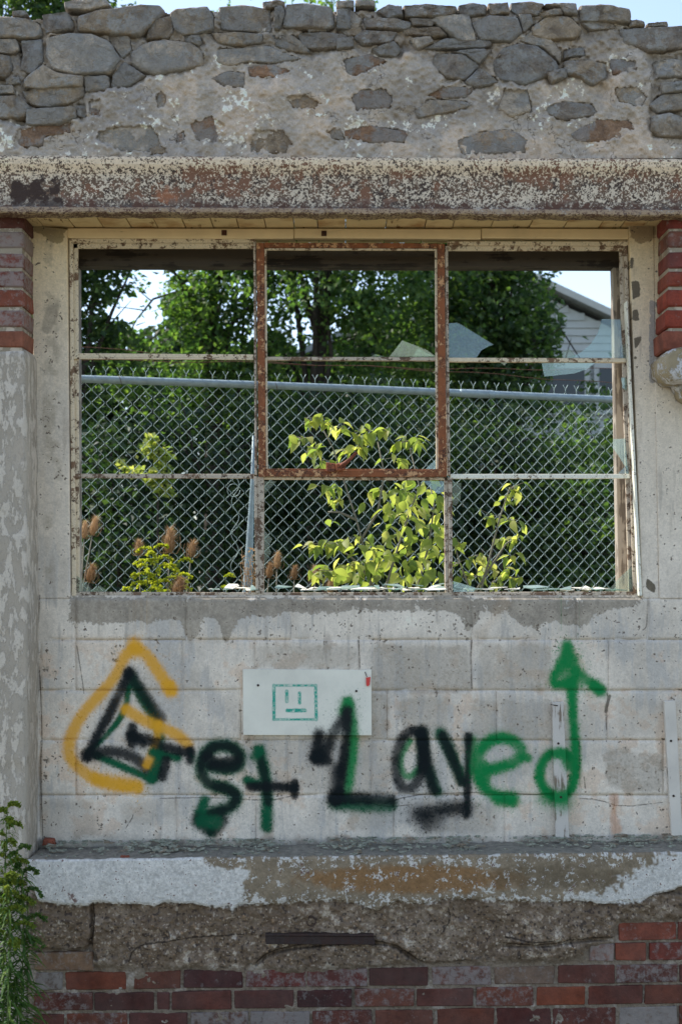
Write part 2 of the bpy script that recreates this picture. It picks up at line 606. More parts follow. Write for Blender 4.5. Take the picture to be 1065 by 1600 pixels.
# ------------------------------------------------------------------ painted block wall map
WM = Map(-120, 1190, 325, 1350, YW, 520)
ROWS = [935, 1000, 1079, 1157, 1243, 1327]          # block courses, photograph pixels
JOINTS = [[-40, 118, 290, 455, 565, 737, 900, 1012, 1130, 1190],
          [-40, 62, 118, 285, 398, 560, 736, 950, 1120, 1190],
          [-40, 62, 230, 377, 605, 775, 948, 1110, 1190],
          [-40, 62, 118, 280, 450, 580, 740, 905, 1036, 1190],
          [-40, 62, 275, 400, 615, 788, 960, 1140, 1190]]
def paint_wall():
    PX, PY = WM.PX, WM.PY
    h, w = PX.shape
    big = fbm(h, w, 120, 5, .5, 21)
    med = fbm(h, w, 34, 5, .6, 22)
    fine = fbm(h, w, 7, 3, .75, 23)
    fin2 = fbm(h, w, 4, 2, .8, 24)
    streak = fbm(h, w, 12, 4, .6, 25, ax=1, ay=9)
    white = np.array(C(176, 173, 166, KW)[:3], np.float32)
    base = np.ones((h, w, 3), np.float32) * white
    base *= (1 + .075 * big + .045 * med + .03 * streak)[..., None]
    base = over(base, C(150, 152, 152, KW), sst(-big + .9 * streak, .4, 2.2) * .7)
    # warmer yellowed jambs towards the top
    warm = sst(PY, 700, 400) * 1.0
    base = over(base, C(182, 170, 142, KW), warm * .85)
    base = over(base, C(176, 170, 158, KW), sst(PY, 1000, 700) * (1 - warm) * .6 * (PY < 1000))
    pk = sst(med + .5 * big, .2, 1.6) * sst(PY, 980, 1030)
    base = over(base, C(172, 156, 140, KW), pk * .6)
    gray = np.zeros((h, w), np.float32)
    def blob(poly, edge, strength, speck=0.0, soft=6):
        nonlocal gray
        m = blur(polymask(PX, PY, poly).astype(np.float32), soft * 1.2)
        m2 = sst(m + edge * (.15 * med + .10 * fine + .05 * fin2), .42, .58) if not speck else sst(m + edge * (.10 * med + .06 * fine), .25, .75)
        if speck:
            m2 = m2 * (.42 + .58 * sst(fine * .7 + fin2 * .6 + .7 * med, speck - 1.3, speck + 1.3))
        gray = np.maximum(gray, m2 * strength)
    blob([(105, 933), (1008, 931), (1006, 948), (960, 950), (925, 958), (905, 984), (885, 975), (860, 966), (835, 984), (810, 974), (790, 958), (770, 960), (755, 955), (744, 976), (730, 994), (720, 965), (700, 955), (560, 955), (450, 960), (400, 963), (372, 968), (362, 984), (350, 1008), (343, 985), (330, 968), (312, 963), (300, 1004), (290, 985), (280, 966), (240, 974), (110, 972)], 1.15, .92, soft=6)
    sp = [([(396, 1008), (558, 1008), (560, 1045), (396, 1045)], .8), ([(577, 1010), (735, 1010), (737, 1082), (577, 1082)], .85),
          ([(748, 1006), (858, 1010), (862, 1078), (745, 1078)], .75), ([(625, 1094), (700, 1090), (700, 1150), (625, 1140)], .7),
          ([(740, 1092), (776, 1092), (776, 1150), (735, 1150)], .7), ([(782, 1094), (864, 1094), (862, 1152), (786, 1152)], .75),
          ([(560, 1080), (606, 1084), (604, 1160), (470, 1160), (470, 1150), (560, 1150)], .8), ([(470, 1155), (610, 1160), (600, 1240), (470, 1235)], .55),
          ([(380, 1150), (500, 1160), (500, 1215), (380, 1210)], .45), ([(940, 1172), (1036, 1180), (1032, 1240), (950, 1232)], .95),
          ([(545, 1262), (605, 1262), (606, 1300), (545, 1296)], .65), ([(650, 1252), (780, 1256), (776, 1305), (660, 1300)], .7),
          ([(185, 1252), (250, 1250), (248, 1290), (190, 1288)], .6), ([(66, 1250), (140, 1252), (150, 1310), (66, 1315)], .5),
          ([(430, 1180), (470, 1190), (465, 1235), (425, 1235)], .5), ([(140, 1080), (200, 1085), (190, 1110), (140, 1110)], .3),
          ([(905, 1095), (940, 1100), (938, 1150), (905, 1150)], .3), ([(960, 1090), (1030, 1095), (1030, 1150), (970, 1150)], .4)]
    for p, s_ in sp:
        blob(p, 1.3, s_ * .85, .15, 8)
    blob([(-200, 925), (62, 930), (62, 1340), (-200, 1340)], 1, .5, .3)
    # jamb flaking
    for p in ([(986, 438), (998, 440), (1000, 462), (988, 468)], [(988, 484), (996, 482), (998, 500), (988, 500)], [(990, 528), (1003, 524), (1000, 535), (992, 546)],
              [(985, 402), (990, 404), (988, 420), (984, 420)], [(990, 556), (994, 557), (994, 561), (990, 561)], [(1010, 903), (1024, 915), (1022, 928), (1008, 918)]):
        m = polymask(PX, PY, p).astype(np.float32)
        m = sst(blur(m, 2) + .1 * fine, .4, .6)
        base = over(base, C(88, 84, 74, KW), m)
    m = sst(blur(polymask(PX, PY, [(52, 348), (106, 348), (104, 362), (98, 380), (80, 378), (66, 366), (52, 362)]).astype(np.float32), 4) + .15 * fine, .4, .7)
    base = over(base, C(118, 110, 88, KW), m * .9)
    m = sst(blur(polymask(PX, PY, [(982, 350), (1024, 350), (1024, 372), (1000, 382), (984, 372)]).astype(np.float32), 4) + .15 * fine, .4, .7)
    base = over(base, C(118, 105, 85, KW), m * .8)
    m = sst(blur(polymask(PX, PY, [(98, 470), (70, 480), (60, 520), (80, 524)]).astype(np.float32), 6) + .1 * med, .5, .9)
    base = over(base, C(120, 116, 106, KW), m * .6)
    m = sst(blur(((PX > 1014) & (PX < 1024) & (PY > 470) & (PY < 600)).astype(np.float32), 3) + .12 * fine, .45, .6)
    base = over(base, C(120, 120, 122, KW), m * .8)
    m = sst(np.abs(PX - 82) * -1 + 22, 0, 16) * sst(med, .4, 1.6) * (PY < 930)
    base = over(base, C(130, 125, 112, KW), m * .5)
    gcol = np.array(C(124, 120, 112, KW)[:3], np.float32) * (1 + .09 * med + .07 * fine)[..., None]
    g = gray[..., None]
    base = base * (1 - g) + gcol * g
    # scattered pits and small chips
    pit = sst(fine + .6 * fin2 + .25 * med, 2.35, 2.8)
    near = np.zeros((h, w), np.float32)
    crk = np.zeros((h, w), np.float32)
    for r in ROWS[1:-1]:
        yy = PY - r - 1.6 * np.interp(PX[0], np.arange(-200, 1300, 25), np.random.default_rng(int(r)).normal(0, .6, 60))[None, :]
        near = np.maximum(near, np.exp(-np.abs(yy) / 5))
        crk = np.maximum(crk, sst(np.abs(yy), 1.3, .3) * sst(med + .3, -.3, .5))
    for ri, js in enumerate(JOINTS):
        for j in js[1:-1]:
            d = np.abs(PX - j - fine * .4)
            seg = ((PY > ROWS[ri]) & (PY < ROWS[ri + 1])).astype(np.float32)
            near = np.maximum(near, np.exp(-d / 3.5) * seg)
    pit = np.maximum(pit, sst(fine + .5 * fin2 + .3 * med, 2.0, 2.5) * near)
    dens = blur(((PY > 940) & (PY < 1000) & (PX > 340)).astype(np.float32), 10)
    pit = np.maximum(pit, sst(fine + .5 * fin2, 1.75, 2.2) * dens * .9)
    base = over(base, C(70, 64, 58, KW), pit * .85)
    base = over(base, C(140, 126, 108, KW), near * .14 * sst(med, -.6, 1.0))
    # hairline cracks
    cr = 0 * PX
    for line in ([(590, 1260), (640, 1243), (700, 1240), (780, 1238), (830, 1243), (870, 1240)], [(250, 1248), (330, 1246), (420, 1252), (455, 1244)],
                 [(525, 1258), (570, 1252), (600, 1262), (640, 1258)], [(905, 1248), (935, 1250), (970, 1262), (1035, 1254)],
                 [(948, 1085), (952, 1096), (946, 1110), (947, 1140)], [(914, 1232), (912, 1215)], [(196, 1295), (206, 1280), (208, 1274)],
                 [(62, 930), (58, 1000), (62, 1060), (66, 1150), (63, 1200), (67, 1320)], [(737, 1000), (735, 1030), (737, 1076)],
                 [(1004, 985), (1010, 980), (1011, 960)], [(560, 1000), (562, 1044)], [(327, 1206), (330, 1190)], [(120, 1010), (128, 1060), (131, 1084)]):
        line = smoothline(line, 1)
        d = polydist(PX, PY, line) + .35 * np.abs(fine)
        cr = np.maximum(cr, sst(d, 1.5, .35))
    d = polydist(PX, PY, [(952, 1088), (947, 1106), (946, 1112)])
    cr = np.maximum(cr, sst(d, 3.2, 1.6))
    cr = np.maximum(cr, crk * .06)
    base = over(base, C(62, 56, 50, KW), cr * .75)
    # rust run, drips
    m = sst(polydist(PX, PY, [(960, 1250), (958, 1275), (962, 1298)]) + 2.5 * med, 9, 2)
    base = over(base, C(160, 118, 88, KW), m * .55)
    m = sst(polydist(PX, PY, [(790, 940), (745, 1000)]) + 2 * med, 14, 2)
    base = over(base, C(150, 130, 105, KW), m * .2)
    m = sst(streak, .9, 2.2) * (.35 + .65 * sst(PY, 1090, 950))
    base = over(base, C(120, 112, 100, KW), m * .3)
    # darker band where wall meets ledge
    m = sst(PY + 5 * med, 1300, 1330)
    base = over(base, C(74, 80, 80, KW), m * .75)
    base *= (1 + .035 * fine + .02 * fin2)[..., None]
    hgt = .6 - .35 * gray - .5 * pit - .5 * cr + .05 * fine
    return WM.image('block wall paint', np.clip(base, .01, .85), np.clip(hgt, 0, 1))
WALLIMG = paint_wall()

# ------------------------------------------------------------------ rubble masonry outlines (photograph pixels)
def K1(*p):
    return [(x / 1.972, y / 1.972) for x, y in p]
def K2(*p):
    return [(525 + x / 1.972, y / 1.972) for x, y in p]
STONES = [K1(*p) for p in (
    ((195, 8), (225, 0), (330, 0), (348, 18), (270, 34), (200, 28)), ((38, 35), (80, 32), (88, 44), (60, 54), (36, 48)),
    ((-30, 50), (90, 55), (125, 70), (132, 105), (110, 118), (-30, 118)), ((128, 45), (210, 36), (230, 75), (226, 95), (140, 105), (132, 80)),
    ((236, 50), (300, 30), (430, 12), (500, 13), (510, 35), (480, 62), (430, 108), (330, 102), (236, 94)), ((482, 58), (530, 48), (535, 95), (520, 118), (448, 118), (455, 95)),
    ((522, 38), (540, 25), (640, 18), (658, 45), (658, 90), (600, 107), (560, 108), (532, 85)), ((672, 20), (750, 12), (835, 28), (840, 102), (678, 92)),
    ((845, 22), (870, 16), (880, 40), (862, 92), (842, 88)), ((880, 12), (940, 8), (1025, 22), (1032, 80), (1000, 90), (868, 82)),
    ((1036, 28), (1080, 24), (1080, 90), (1036, 88)), ((808, 8), (860, 0), (880, 6), (862, 22), (820, 26)),
    ((140, 112), (200, 98), (280, 100), (340, 125), (370, 180), (342, 222), (230, 230), (160, 212), (138, 175)), ((-20, 120), (50, 118), (62, 150), (40, 167), (-20, 160)),
    ((62, 123), (130, 118), (134, 190), (100, 232), (60, 215), (70, 170)), ((-20, 165), (30, 170), (38, 210), (20, 240), (-20, 240)),
    ((330, 105), (400, 110), (408, 155), (378, 182), (345, 140)), ((400, 158), (450, 128), (520, 120), (600, 133), (632, 165), (627, 202), (560, 218), (480, 232), (430, 217), (400, 190)),
    ((565, 113), (615, 108), (624, 130), (610, 142), (570, 128)), ((650, 103), (730, 98), (812, 106), (812, 132), (740, 142), (670, 132)),
    ((835, 110), (900, 108), (930, 130), (962, 162), (900, 162), (850, 142)), ((915, 103), (990, 98), (1070, 108), (1070, 147), (1000, 156), (930, 146)),
    ((943, 82), (1000, 80), (1006, 96), (950, 98)), ((68, 243), (130, 195), (180, 225), (257, 235), (252, 264), (120, 274), (66, 264)),
    ((66, 282), (140, 267), (260, 262), (263, 292), (222, 320), (150, 332), (88, 322)), ((257, 234), (335, 232), (341, 262), (330, 282), (262, 284)),
    ((345, 235), (382, 188), (455, 235), (400, 268), (340, 272)), ((16, 240), (60, 235), (63, 257), (20, 264)), ((-20, 262), (42, 262), (44, 287), (-20, 292)),
    ((-20, 295), (60, 292), (92, 325), (76, 362), (-20, 364)), ((78, 336), (150, 330), (234, 326), (236, 360), (180, 382), (78, 386)),
    ((238, 325), (262, 318), (272, 345), (262, 364), (238, 357)), ((274, 305), (310, 300), (320, 330), (306, 362), (276, 360)),
    ((35, 440), (50, 400), (130, 380), (230, 375), (222, 405), (140, 420), (130, 450), (40, 457)), ((285, 430), (300, 400), (370, 385), (470, 385), (500, 440), (470, 470), (380, 470), (330, 450)),
    ((460, 457), (500, 442), (520, 472), (460, 476)), ((585, 378), (650, 355), (700, 380), (670, 442), (600, 432)), ((480, 300), (495, 278), (512, 290), (510, 326), (484, 332)),
    ((545, 410), (570, 406), (566, 442), (546, 440)), ((763, 440), (790, 395), (880, 400), (907, 440), (880, 474), (768, 472)), ((650, 240), (700, 218), (760, 225), (757, 272), (690, 267)),
    ((760, 205), (840, 198), (902, 215), (850, 237), (768, 237)), ((880, 300), (950, 290), (997, 320), (970, 337), (898, 330)), ((1008, 400), (1050, 395), (1062, 432), (1018, 426)),
    ((660, 150), (740, 146), (830, 138), (900, 170), (940, 180), (850, 196), (760, 190), (700, 205), (660, 190)))]
STONES += [K2(*p) for p in (
    ((0, 2), (55, 0), (56, 24), (0, 26)), ((58, 0), (120, 0), (120, 18), (60, 20)), ((124, 32), (160, 12), (203, 20), (207, 50), (160, 56)), ((205, 18), (280, 13), (375, 22), (362, 45), (290, 54), (210, 50)),
    ((374, 18), (420, 8), (466, 16), (462, 46), (400, 54), (376, 40)), ((467, 10), (530, 8), (536, 40), (475, 46)), ((536, 8), (600, 3), (642, 13), (622, 48), (560, 50), (537, 36)),
    ((624, 38), (690, 26), (700, 42), (640, 50)), ((642, 12), (740, 10), (746, 46), (700, 42), (690, 22)), ((748, 18), (830, 14), (910, 28), (910, 72), (750, 65)),
    ((0, 42), (50, 32), (82, 60), (70, 87), (0, 88)), ((82, 55), (180, 52), (237, 70), (222, 90), (90, 86)), ((10, 90), (80, 80), (80, 107), (30, 112)),
    ((50, 116), (80, 92), (190, 98), (172, 132), (80, 140)), ((225, 55), (310, 58), (296, 80), (235, 77)), ((288, 60), (320, 42), (411, 44), (434, 126), (380, 128), (345, 102)),
    ((416, 70), (470, 45), (560, 50), (577, 97), (540, 127), (440, 122)), ((560, 43), (600, 43), (607, 72), (577, 100)), ((600, 80), (650, 46), (722, 50), (762, 92), (740, 117), (650, 122), (603, 107)),
    ((0, 117), (50, 112), (56, 142), (0, 152)), ((108, 150), (180, 125), (202, 150), (182, 177), (130, 170)), ((225, 118), (290, 110), (302, 125), (250, 152)),
    ((200, 90), (320, 85), (347, 112), (300, 117), (210, 107)), ((260, 152), (330, 118), (482, 128), (476, 147), (390, 154)), ((353, 158), (430, 150), (480, 153), (440, 200), (400, 170)),
    ((563, 125), (600, 93), (662, 120), (697, 165), (690, 197), (640, 150)), ((480, 182), (510, 145), (560, 130), (620, 140), (680, 190), (692, 217), (640, 242), (580, 264), (500, 247), (476, 217)),
    ((300, 165), (390, 165), (442, 202), (400, 247), (340, 242), (293, 200)), ((393, 252), (440, 208), (502, 252), (430, 272)), ((648, 220), (705, 208), (714, 237), (665, 254)),
    ((700, 155), (760, 145), (767, 172), (700, 182)), ((702, 187), (780, 185), (830, 195), (837, 240), (790, 262), (750, 237), (705, 227)), ((868, 87), (960, 82), (1090, 78), (1090, 152), (960, 160), (880, 127)),
    ((750, 70), (850, 65), (862, 87), (790, 94)), ((956, 72), (1020, 66), (1024, 80), (960, 82)), ((903, 62), (945, 65), (952, 80), (905, 82)), ((20, 182), (100, 165), (162, 187), (110, 212), (60, 237), (28, 227)),
    ((43, 300), (70, 275), (150, 270), (174, 300), (167, 332), (60, 342)), ((18, 402), (110, 385), (222, 405), (217, 437), (120, 442), (20, 422)), ((278, 290), (330, 265), (432, 270), (400, 302), (300, 302)),
    ((238, 342), (280, 305), (400, 310), (432, 322), (350, 347), (250, 362)), ((363, 432), (440, 405), (540, 395), (597, 430), (590, 472), (380, 477)), ((643, 332), (700, 310), (790, 320), (812, 352), (700, 372), (655, 357)),
    ((718, 412), (800, 365), (900, 370), (927, 395), (860, 437), (740, 437)), ((960, 322), (1000, 290), (1090, 285), (1090, 337), (990, 347)), ((1000, 255), (1090, 250), (1090, 282), (1005, 287)),
    ((973, 355), (1030, 345), (1090, 370), (1090, 422), (1000, 422), (968, 400)), ((973, 190), (1040, 180), (1090, 195), (1090, 242), (983, 242)), ((858, 270), (930, 265), (960, 300), (940, 332), (868, 312)),
    ((518, 270), (590, 275), (602, 342), (540, 362), (498, 332)), ((838, 180), (930, 185), (932, 215), (850, 232)))]
_r = random.Random(5)
for side in (-1, 1):       # the masonry goes on past the picture on both sides
    for row in range(6):
        y0 = 12 + row * 38 + _r.uniform(-4, 4) + (20 if side > 0 else 10)
        x = 0 if side < 0 else 1075
        while (x > -260 if side < 0 else x < 1330):
            wd = _r.uniform(40, 90)
            xa, xb = (x - wd, x - 4) if side < 0 else (x + 4, x + wd)
            xa -= 15 if side < 0 else 0
            xb -= 12 if side < 0 else 0
            pl = [(xa + _r.uniform(2, 10), y0 + _r.uniform(0, 6)), ((xa + xb) / 2, y0 - _r.uniform(-2, 4)), (xb - _r.uniform(2, 10), y0 + _r.uniform(0, 6)), (xb, y0 + 18), (xb - _r.uniform(3, 12), y0 + 33), ((xa + xb) / 2, y0 + 36), (xa + _r.uniform(2, 12), y0 + 33), (xa, y0 + 17)]
            STONES.append(pl)
            x += side * wd
PARGE = K1((-600, 380), (0, 366), (78, 388), (180, 384), (238, 362), (262, 366), (262, 300), (340, 272), (400, 268), (455, 238), (510, 228), (560, 220), (632, 205), (640, 165), (625, 115), (650, 128), (670, 134), (740, 144), (830, 142), (960, 182), (1010, 160), (1035, 155)) + \
    K2((0, 155), (50, 150), (100, 170), (200, 180), (222, 150), (290, 200), (340, 245), (400, 250), (430, 272), (500, 254), (580, 268), (640, 245), (665, 256), (714, 240), (760, 240), (800, 264), (840, 238), (838, 160), (870, 130), (960, 162), (975, 250), (960, 320), (965, 405), (1000, 428), (1700, 430), (1700, 520), (-1700, 520))
SM = Map(-270, 1340, -10, 246, YS, 480)
def stone_fields(PX, PY, seed=31):
    h, w = PX.shape
    k = abs(PX[0, 1] - PX[0, 0])
    med = fbm(h, w, 22 / k, 4, .55, seed)
    fine = fbm(h, w, 6 / k, 3, .7, seed + 1)
    big = fbm(h, w, 90 / k, 4, .5, seed + 2)
    pm = blur(polymask(PX + 2.5 * med, PY + 2.5 * fine, PARGE).astype(np.float32), 2.2 / k)
    st = np.zeros((h, w), np.float32)
    for p in STONES:
        cx = sum(a for a, _ in p) / len(p)
        cy = sum(b for _, b in p) / len(p)
        st = np.maximum(st, polymask(PX + 1.3 * med, PY + 1.3 * fine, [(cx + (a - cx) * .93, cy + (b - cy) * .93) for a, b in p]).astype(np.float32))
    st = blur(st, 1.2 / k)
    return med, fine, big, pm, st
def paint_mortar():
    PX, PY = SM.PX, SM.PY
    med, fine, big, pm, st = stone_fields(PX, PY)
    h, w = PX.shape
    base = np.ones((h, w, 3), np.float32) * np.array(C(146, 141, 134, KW)[:3], np.float32)
    base = over(base, C(120, 117, 114, KW), sst(big + .5 * med, -.6, 1.6) * .75)
    base = over(base, C(160, 146, 130, KW), sst(-big + .4 * med, .2, 1.6) * .5)
    rng = fbm(h, w, 30, 5, .65, 77)
    base = over(base, C(198, 195, 188, KW), sst(rng + .5 * fine, 1.75, 2.1) * .75)
    cr = sst(np.abs(fbm(h, w, 60, 5, .6, 78)), .07, .015) * sst(fbm(h, w, 70, 2, .5, 79), -.2, .5)
    base = over(base, C(62, 57, 52, KW), cr * .7)
    base = over(base, C(112, 107, 100, KW), (1 - pm) * .6)
    base *= (1 + .07 * med + .06 * fine)[..., None]
    return SM.image('mortar colour', np.clip(base, .01, .8), np.clip(.5 + .12 * fine + .15 * med - .3 * cr, 0, 1))
MORTIMG = paint_mortar()

# ------------------------------------------------------------------ rusted beam map
BM = Map(-270, 1340, 240, 336, YBEAM, 700)
def paint_beam():
    PX, PY = BM.PX, BM.PY
    h, w = PX.shape
    ye = 243 + .005 * PX
    v = (PY - ye) / 84.0                     # 0 top, 1 bottom
    sp = fbm(h, w, 5, 3, .9, 41)
    sp2 = fbm(h, w, 26, 4, .7, 42)
    big = fbm(h, w, 150, 4, .6, 43, ax=1.6) * 1.5
    cream = np.array(C(184, 171, 150, KW)[:3], np.float32)
    base = np.ones((h, w, 3), np.float32) * cream
    base = over(base, C(172, 165, 152, KW), sst(v, .2, .5) * .9)
    base *= (1 + .05 * sp2)[..., None]
    thr = np.interp(v, [0, .08, .2, .3, .5, .75, .88, 1.0], [.1, .7, .25, -.3, -.5, -.5, -.9, -1.8])
    rust = sst(sp + .35 * sp2 + .35 * big * sst(v, .1, .4), thr, thr + .35)
    rc = np.ones((h, w, 3), np.float32) * np.array(C(84, 70, 58, KW)[:3], np.float32)
    rc = over(rc, C(104, 72, 54, KW), sst(sp2 + big, .8, 2.2) * .7)
    rc = over(rc, C(44, 36, 34, KW), sst(-sp2 + .5 * sp, .4, 1.5) * .8)
    r = rust[..., None]
    base = base * (1 - r) + rc * r
    m = sst(polydist(PX, PY, [(20, 300), (80, 302)]) + 9 * sp2 + 3 * sp, 20, 8)
    base = over(base, C(48, 36, 30, KW), m)
    m = sst(polydist(PX, PY, [(250, 304), (272, 308)]) + 4 * sp2, 12, 2)
    base = over(base, C(128, 84, 58, KW), m * .8)
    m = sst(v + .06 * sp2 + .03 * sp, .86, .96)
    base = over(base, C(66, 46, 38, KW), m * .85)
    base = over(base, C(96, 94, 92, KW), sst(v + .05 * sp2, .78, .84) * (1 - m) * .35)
    base = over(base, C(142, 126, 104, KW), sst(v, .955, .97) * sst(sp + .6, -.4, .6) * .75)
    return BM.image('beam rust', np.clip(base, .008, .8), np.clip(.6 - .45 * rust + .04 * sp, 0, 1))
BEAMIMG = paint_beam()

# ------------------------------------------------------------------ ledge and foundation map
FM = Map(20, 1340, 1335, 1625, YL, 620)
KL = 1.45
CONC = [(-10, 1400), (1060, 1396), (1340, 1396), (1340, 1438), (1110, 1436), (962, 1440), (958, 1472), (925, 1478), (905, 1498), (870, 1502), (790, 1502), (700, 1506), (620, 1508), (560, 1512), (470, 1517), (420, 1514), (370, 1517), (300, 1512), (230, 1517), (200, 1512), (170, 1510), (150, 1504), (146, 1486), (50, 1486), (-10, 1486)]
def ledge_bottom(x):
    xs = [-10, 50, 60, 90, 130, 150, 200, 240, 255, 300, 340, 358, 362, 372, 385, 420, 480, 520, 560, 590, 600, 620, 660, 700, 760, 830, 900, 960, 1000, 1020, 1040, 1065, 1200, 1340]
    ys = [1400, 1385, 1408, 1414, 1416, 1411, 1412, 1416, 1411, 1412, 1418, 1416, 1426, 1414, 1412, 1414, 1408, 1406, 1412, 1424, 1416, 1408, 1412, 1404, 1406, 1408, 1408, 1412, 1408, 1398, 1392, 1386, 1390, 1392]
    return np.interp(x, xs, ys)
def paint_found():
    PX, PY = FM.PX, FM.PY
    h, w = PX.shape
    big = fbm(h, w, 120, 4, .5, 51)
    med = fbm(h, w, 26, 5, .6, 52)
    fine = fbm(h, w, 6, 3, .8, 53)
    fin2 = fbm(h, w, 11, 4, .75, 54)
    # concrete with aggregate
    con = np.ones((h, w, 3), np.float32) * np.array(C(98, 87, 75, KL)[:3], np.float32)
    con = over(con, C(120, 110, 98, KL), sst(med + .6 * big, .2, 1.4) * .7)
    con = over(con, C(72, 60, 50, KL), sst(-med - .4 * big, .7, 2.4) * .45)
    ag = fbm(h, w, 7, 2, .5, 55)
    con = over(con, C(52, 46, 44, KL), sst(ag, 1.3, 1.6) * .8)
    con = over(con, C(150, 142, 130, KL), sst(-ag, 1.5, 1.8) * .6)
    con = over(con, C(165, 160, 150, KL), sst(med + .4 * fin2, 1.7, 2.0) * .6)
    # pebbles of the aggregate, stamped one by one
    peb = np.zeros((h, w), np.float32)
    rg = np.random.default_rng(58)
    cols = [C(*c, KL) for c in ((60, 52, 48), (74, 66, 60), (150, 140, 126), (118, 100, 82), (52, 48, 48), (132, 112, 90), (98, 92, 88), (170, 162, 150))]
    for _ in range(9000):
        cy, cx = int(rg.random() * h * .66), int(rg.random() * w)
        r = rg.choice([1.2, 1.7, 2.2, 3.0, 4.2], p=[.34, .3, .2, .11, .05])
        k = int(r * 1.6) + 1
        y0, y1, x0, x1 = max(0, cy - k), min(h, cy + k + 1), max(0, cx - k), min(w, cx + k + 1)
        if y1 <= y0 or x1 <= x0:
            continue
        yy, xx = np.mgrid[y0:y1, x0:x1]
        an = rg.random() * 3.14
        u = (xx - cx) * math.cos(an) + (yy - cy) * math.sin(an)
        v = -(xx - cx) * math.sin(an) + (yy - cy) * math.cos(an)
        d = np.sqrt(u * u + (v * 1.4) ** 2)
        a = np.clip((r - d) / .9 + .5, 0, 1).astype(np.float32)
        c_ = np.array(cols[rg.integers(len(cols))][:3], np.float32)
        con[y0:y1, x0:x1] = con[y0:y1, x0:x1] * (1 - a[..., None] * .55) + c_ * (a[..., None] * .55)
        peb[y0:y1, x0:x1] = np.maximum(peb[y0:y1, x0:x1], a * (.5 + .12 * r))
    m = blur(polymask(PX + 3 * fin2, PY + 3 * fine, CONC).astype(np.float32), 2)
    mor = np.ones((h, w, 3), np.float32) * np.array(C(106, 98, 88, KL)[:3], np.float32)
    mor = over(mor, C(142, 138, 132, KL), sst(med, .6, 1.6) * .6)
    ck = np.zeros((h, w), np.float32)
    for ln in ([(50, 1486), (90, 1487), (132, 1485), (142, 1478)], [(574, 1472), (616, 1478), (634, 1490), (659, 1508), (692, 1508), (728, 1504)],
               [(788, 1477), (850, 1480), (900, 1470), (958, 1468)], [(143, 1415), (146, 1450), (140, 1478), (150, 1500)], [(200, 1506), (205, 1488), (230, 1476), (300, 1468), (380, 1462)],
               [(400, 1508), (420, 1490), (470, 1478), (560, 1472)], [(700, 1420), (705, 1440), (690, 1462)], [(790, 1466), (830, 1474), (862, 1472)]):
        ck = np.maximum(ck, sst(polydist(PX, PY, smoothline(ln, 1)) + .5 * np.abs(fin2), 2.6, .5))
    con = over(con, C(34, 28, 24, KL), ck * .85)
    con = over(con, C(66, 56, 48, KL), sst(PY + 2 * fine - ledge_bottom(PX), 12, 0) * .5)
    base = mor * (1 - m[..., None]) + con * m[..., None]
    # ledge face
    led = np.ones((h, w, 3), np.float32) * np.array(C(112, 104, 90, KL)[:3], np.float32)
    led *= (1 + .07 * med)[..., None]
    st = sst(((PX - 650) / 180) ** 2 + ((PY - 1374) / 24) ** 2 + .12 * med, 1.25, .5)
    led = over(led, C(112, 82, 46, KL), st * .7)
    led = over(led, C(84, 76, 62, KL), sst(((PX - 850) / 120) ** 2 + ((PY - 1370) / 18) ** 2 + .3 * med, 1.3, .3) * .6)
    wh = polymask(PX + 1.6 * fin2, PY + 1.6 * fine, [(-10, 1300), (310, 1300), (318, 1350), (356, 1360), (372, 1356), (388, 1362), (388, 1372), (376, 1382), (384, 1392), (378, 1406), (392, 1414), (400, 1440), (-10, 1440)]).astype(np.float32)
    wh2 = polymask(PX + 6 * fin2, PY + 4 * fin2 + 3 * fine, [(1090, 1330), (1340, 1330), (1340, 1440), (900, 1440), (860, 1412), (905, 1398), (955, 1390), (970, 1372), (1000, 1362), (1020, 1340)]).astype(np.float32)
    wh = np.maximum(wh, wh2)
    edge = sst(np.abs(PY - 1342), 14, 2) * .9 + sst(PY, 1388, 1408) * 1.25
    wh3 = sst(fin2 + .7 * fine + .3 * med + edge * 1.15, 1.55, 1.8)
    vs = fbm(h, w, 20, 3, .6, 57, ax=.5, ay=4)
    wh3 = np.maximum(wh3, sst(vs + .6 * fine, 1.5, 1.9) * sst(np.abs(PX - 560), 60, 30))
    wh = np.maximum(blur(wh, 1), wh3 * .85)
    led = led * (1 - wh[..., None]) + wh[..., None] * np.array(C(165, 168, 168, KL)[:3], np.float32) * (1 + .03 * med + .03 * fine)[..., None]
    led = over(led, C(70, 44, 36, KL), sst(fine + .5 * fin2, 2.1, 2.4) * .9)
    for c, r in (((112, 1402), 5), ((117, 1407), 5), ((108, 1398), 3)):
        led = over(led, C(80, 52, 44, KL), sst(np.hypot(PX - c[0], PY - c[1]) + fine, r, r - 2.5) * .8)
    on = (PY < ledge_bottom(PX) + 1.5 * fine + 2).astype(np.float32)
    on = blur(on, 1)
    base = base * (1 - on[..., None]) + led * on[..., None]
    base *= (1 + .08 * fine)[..., None]
    hg = .4 + .10 * fine * (1 - on) + .20 * peb * (1 - on) + on * wh * .2 + .04 * fine * on
    return FM.image('foundation colour', np.clip(base, .01, .85), np.clip(hg, 0, 1)), None
FOUNDIMG, _ = paint_found()

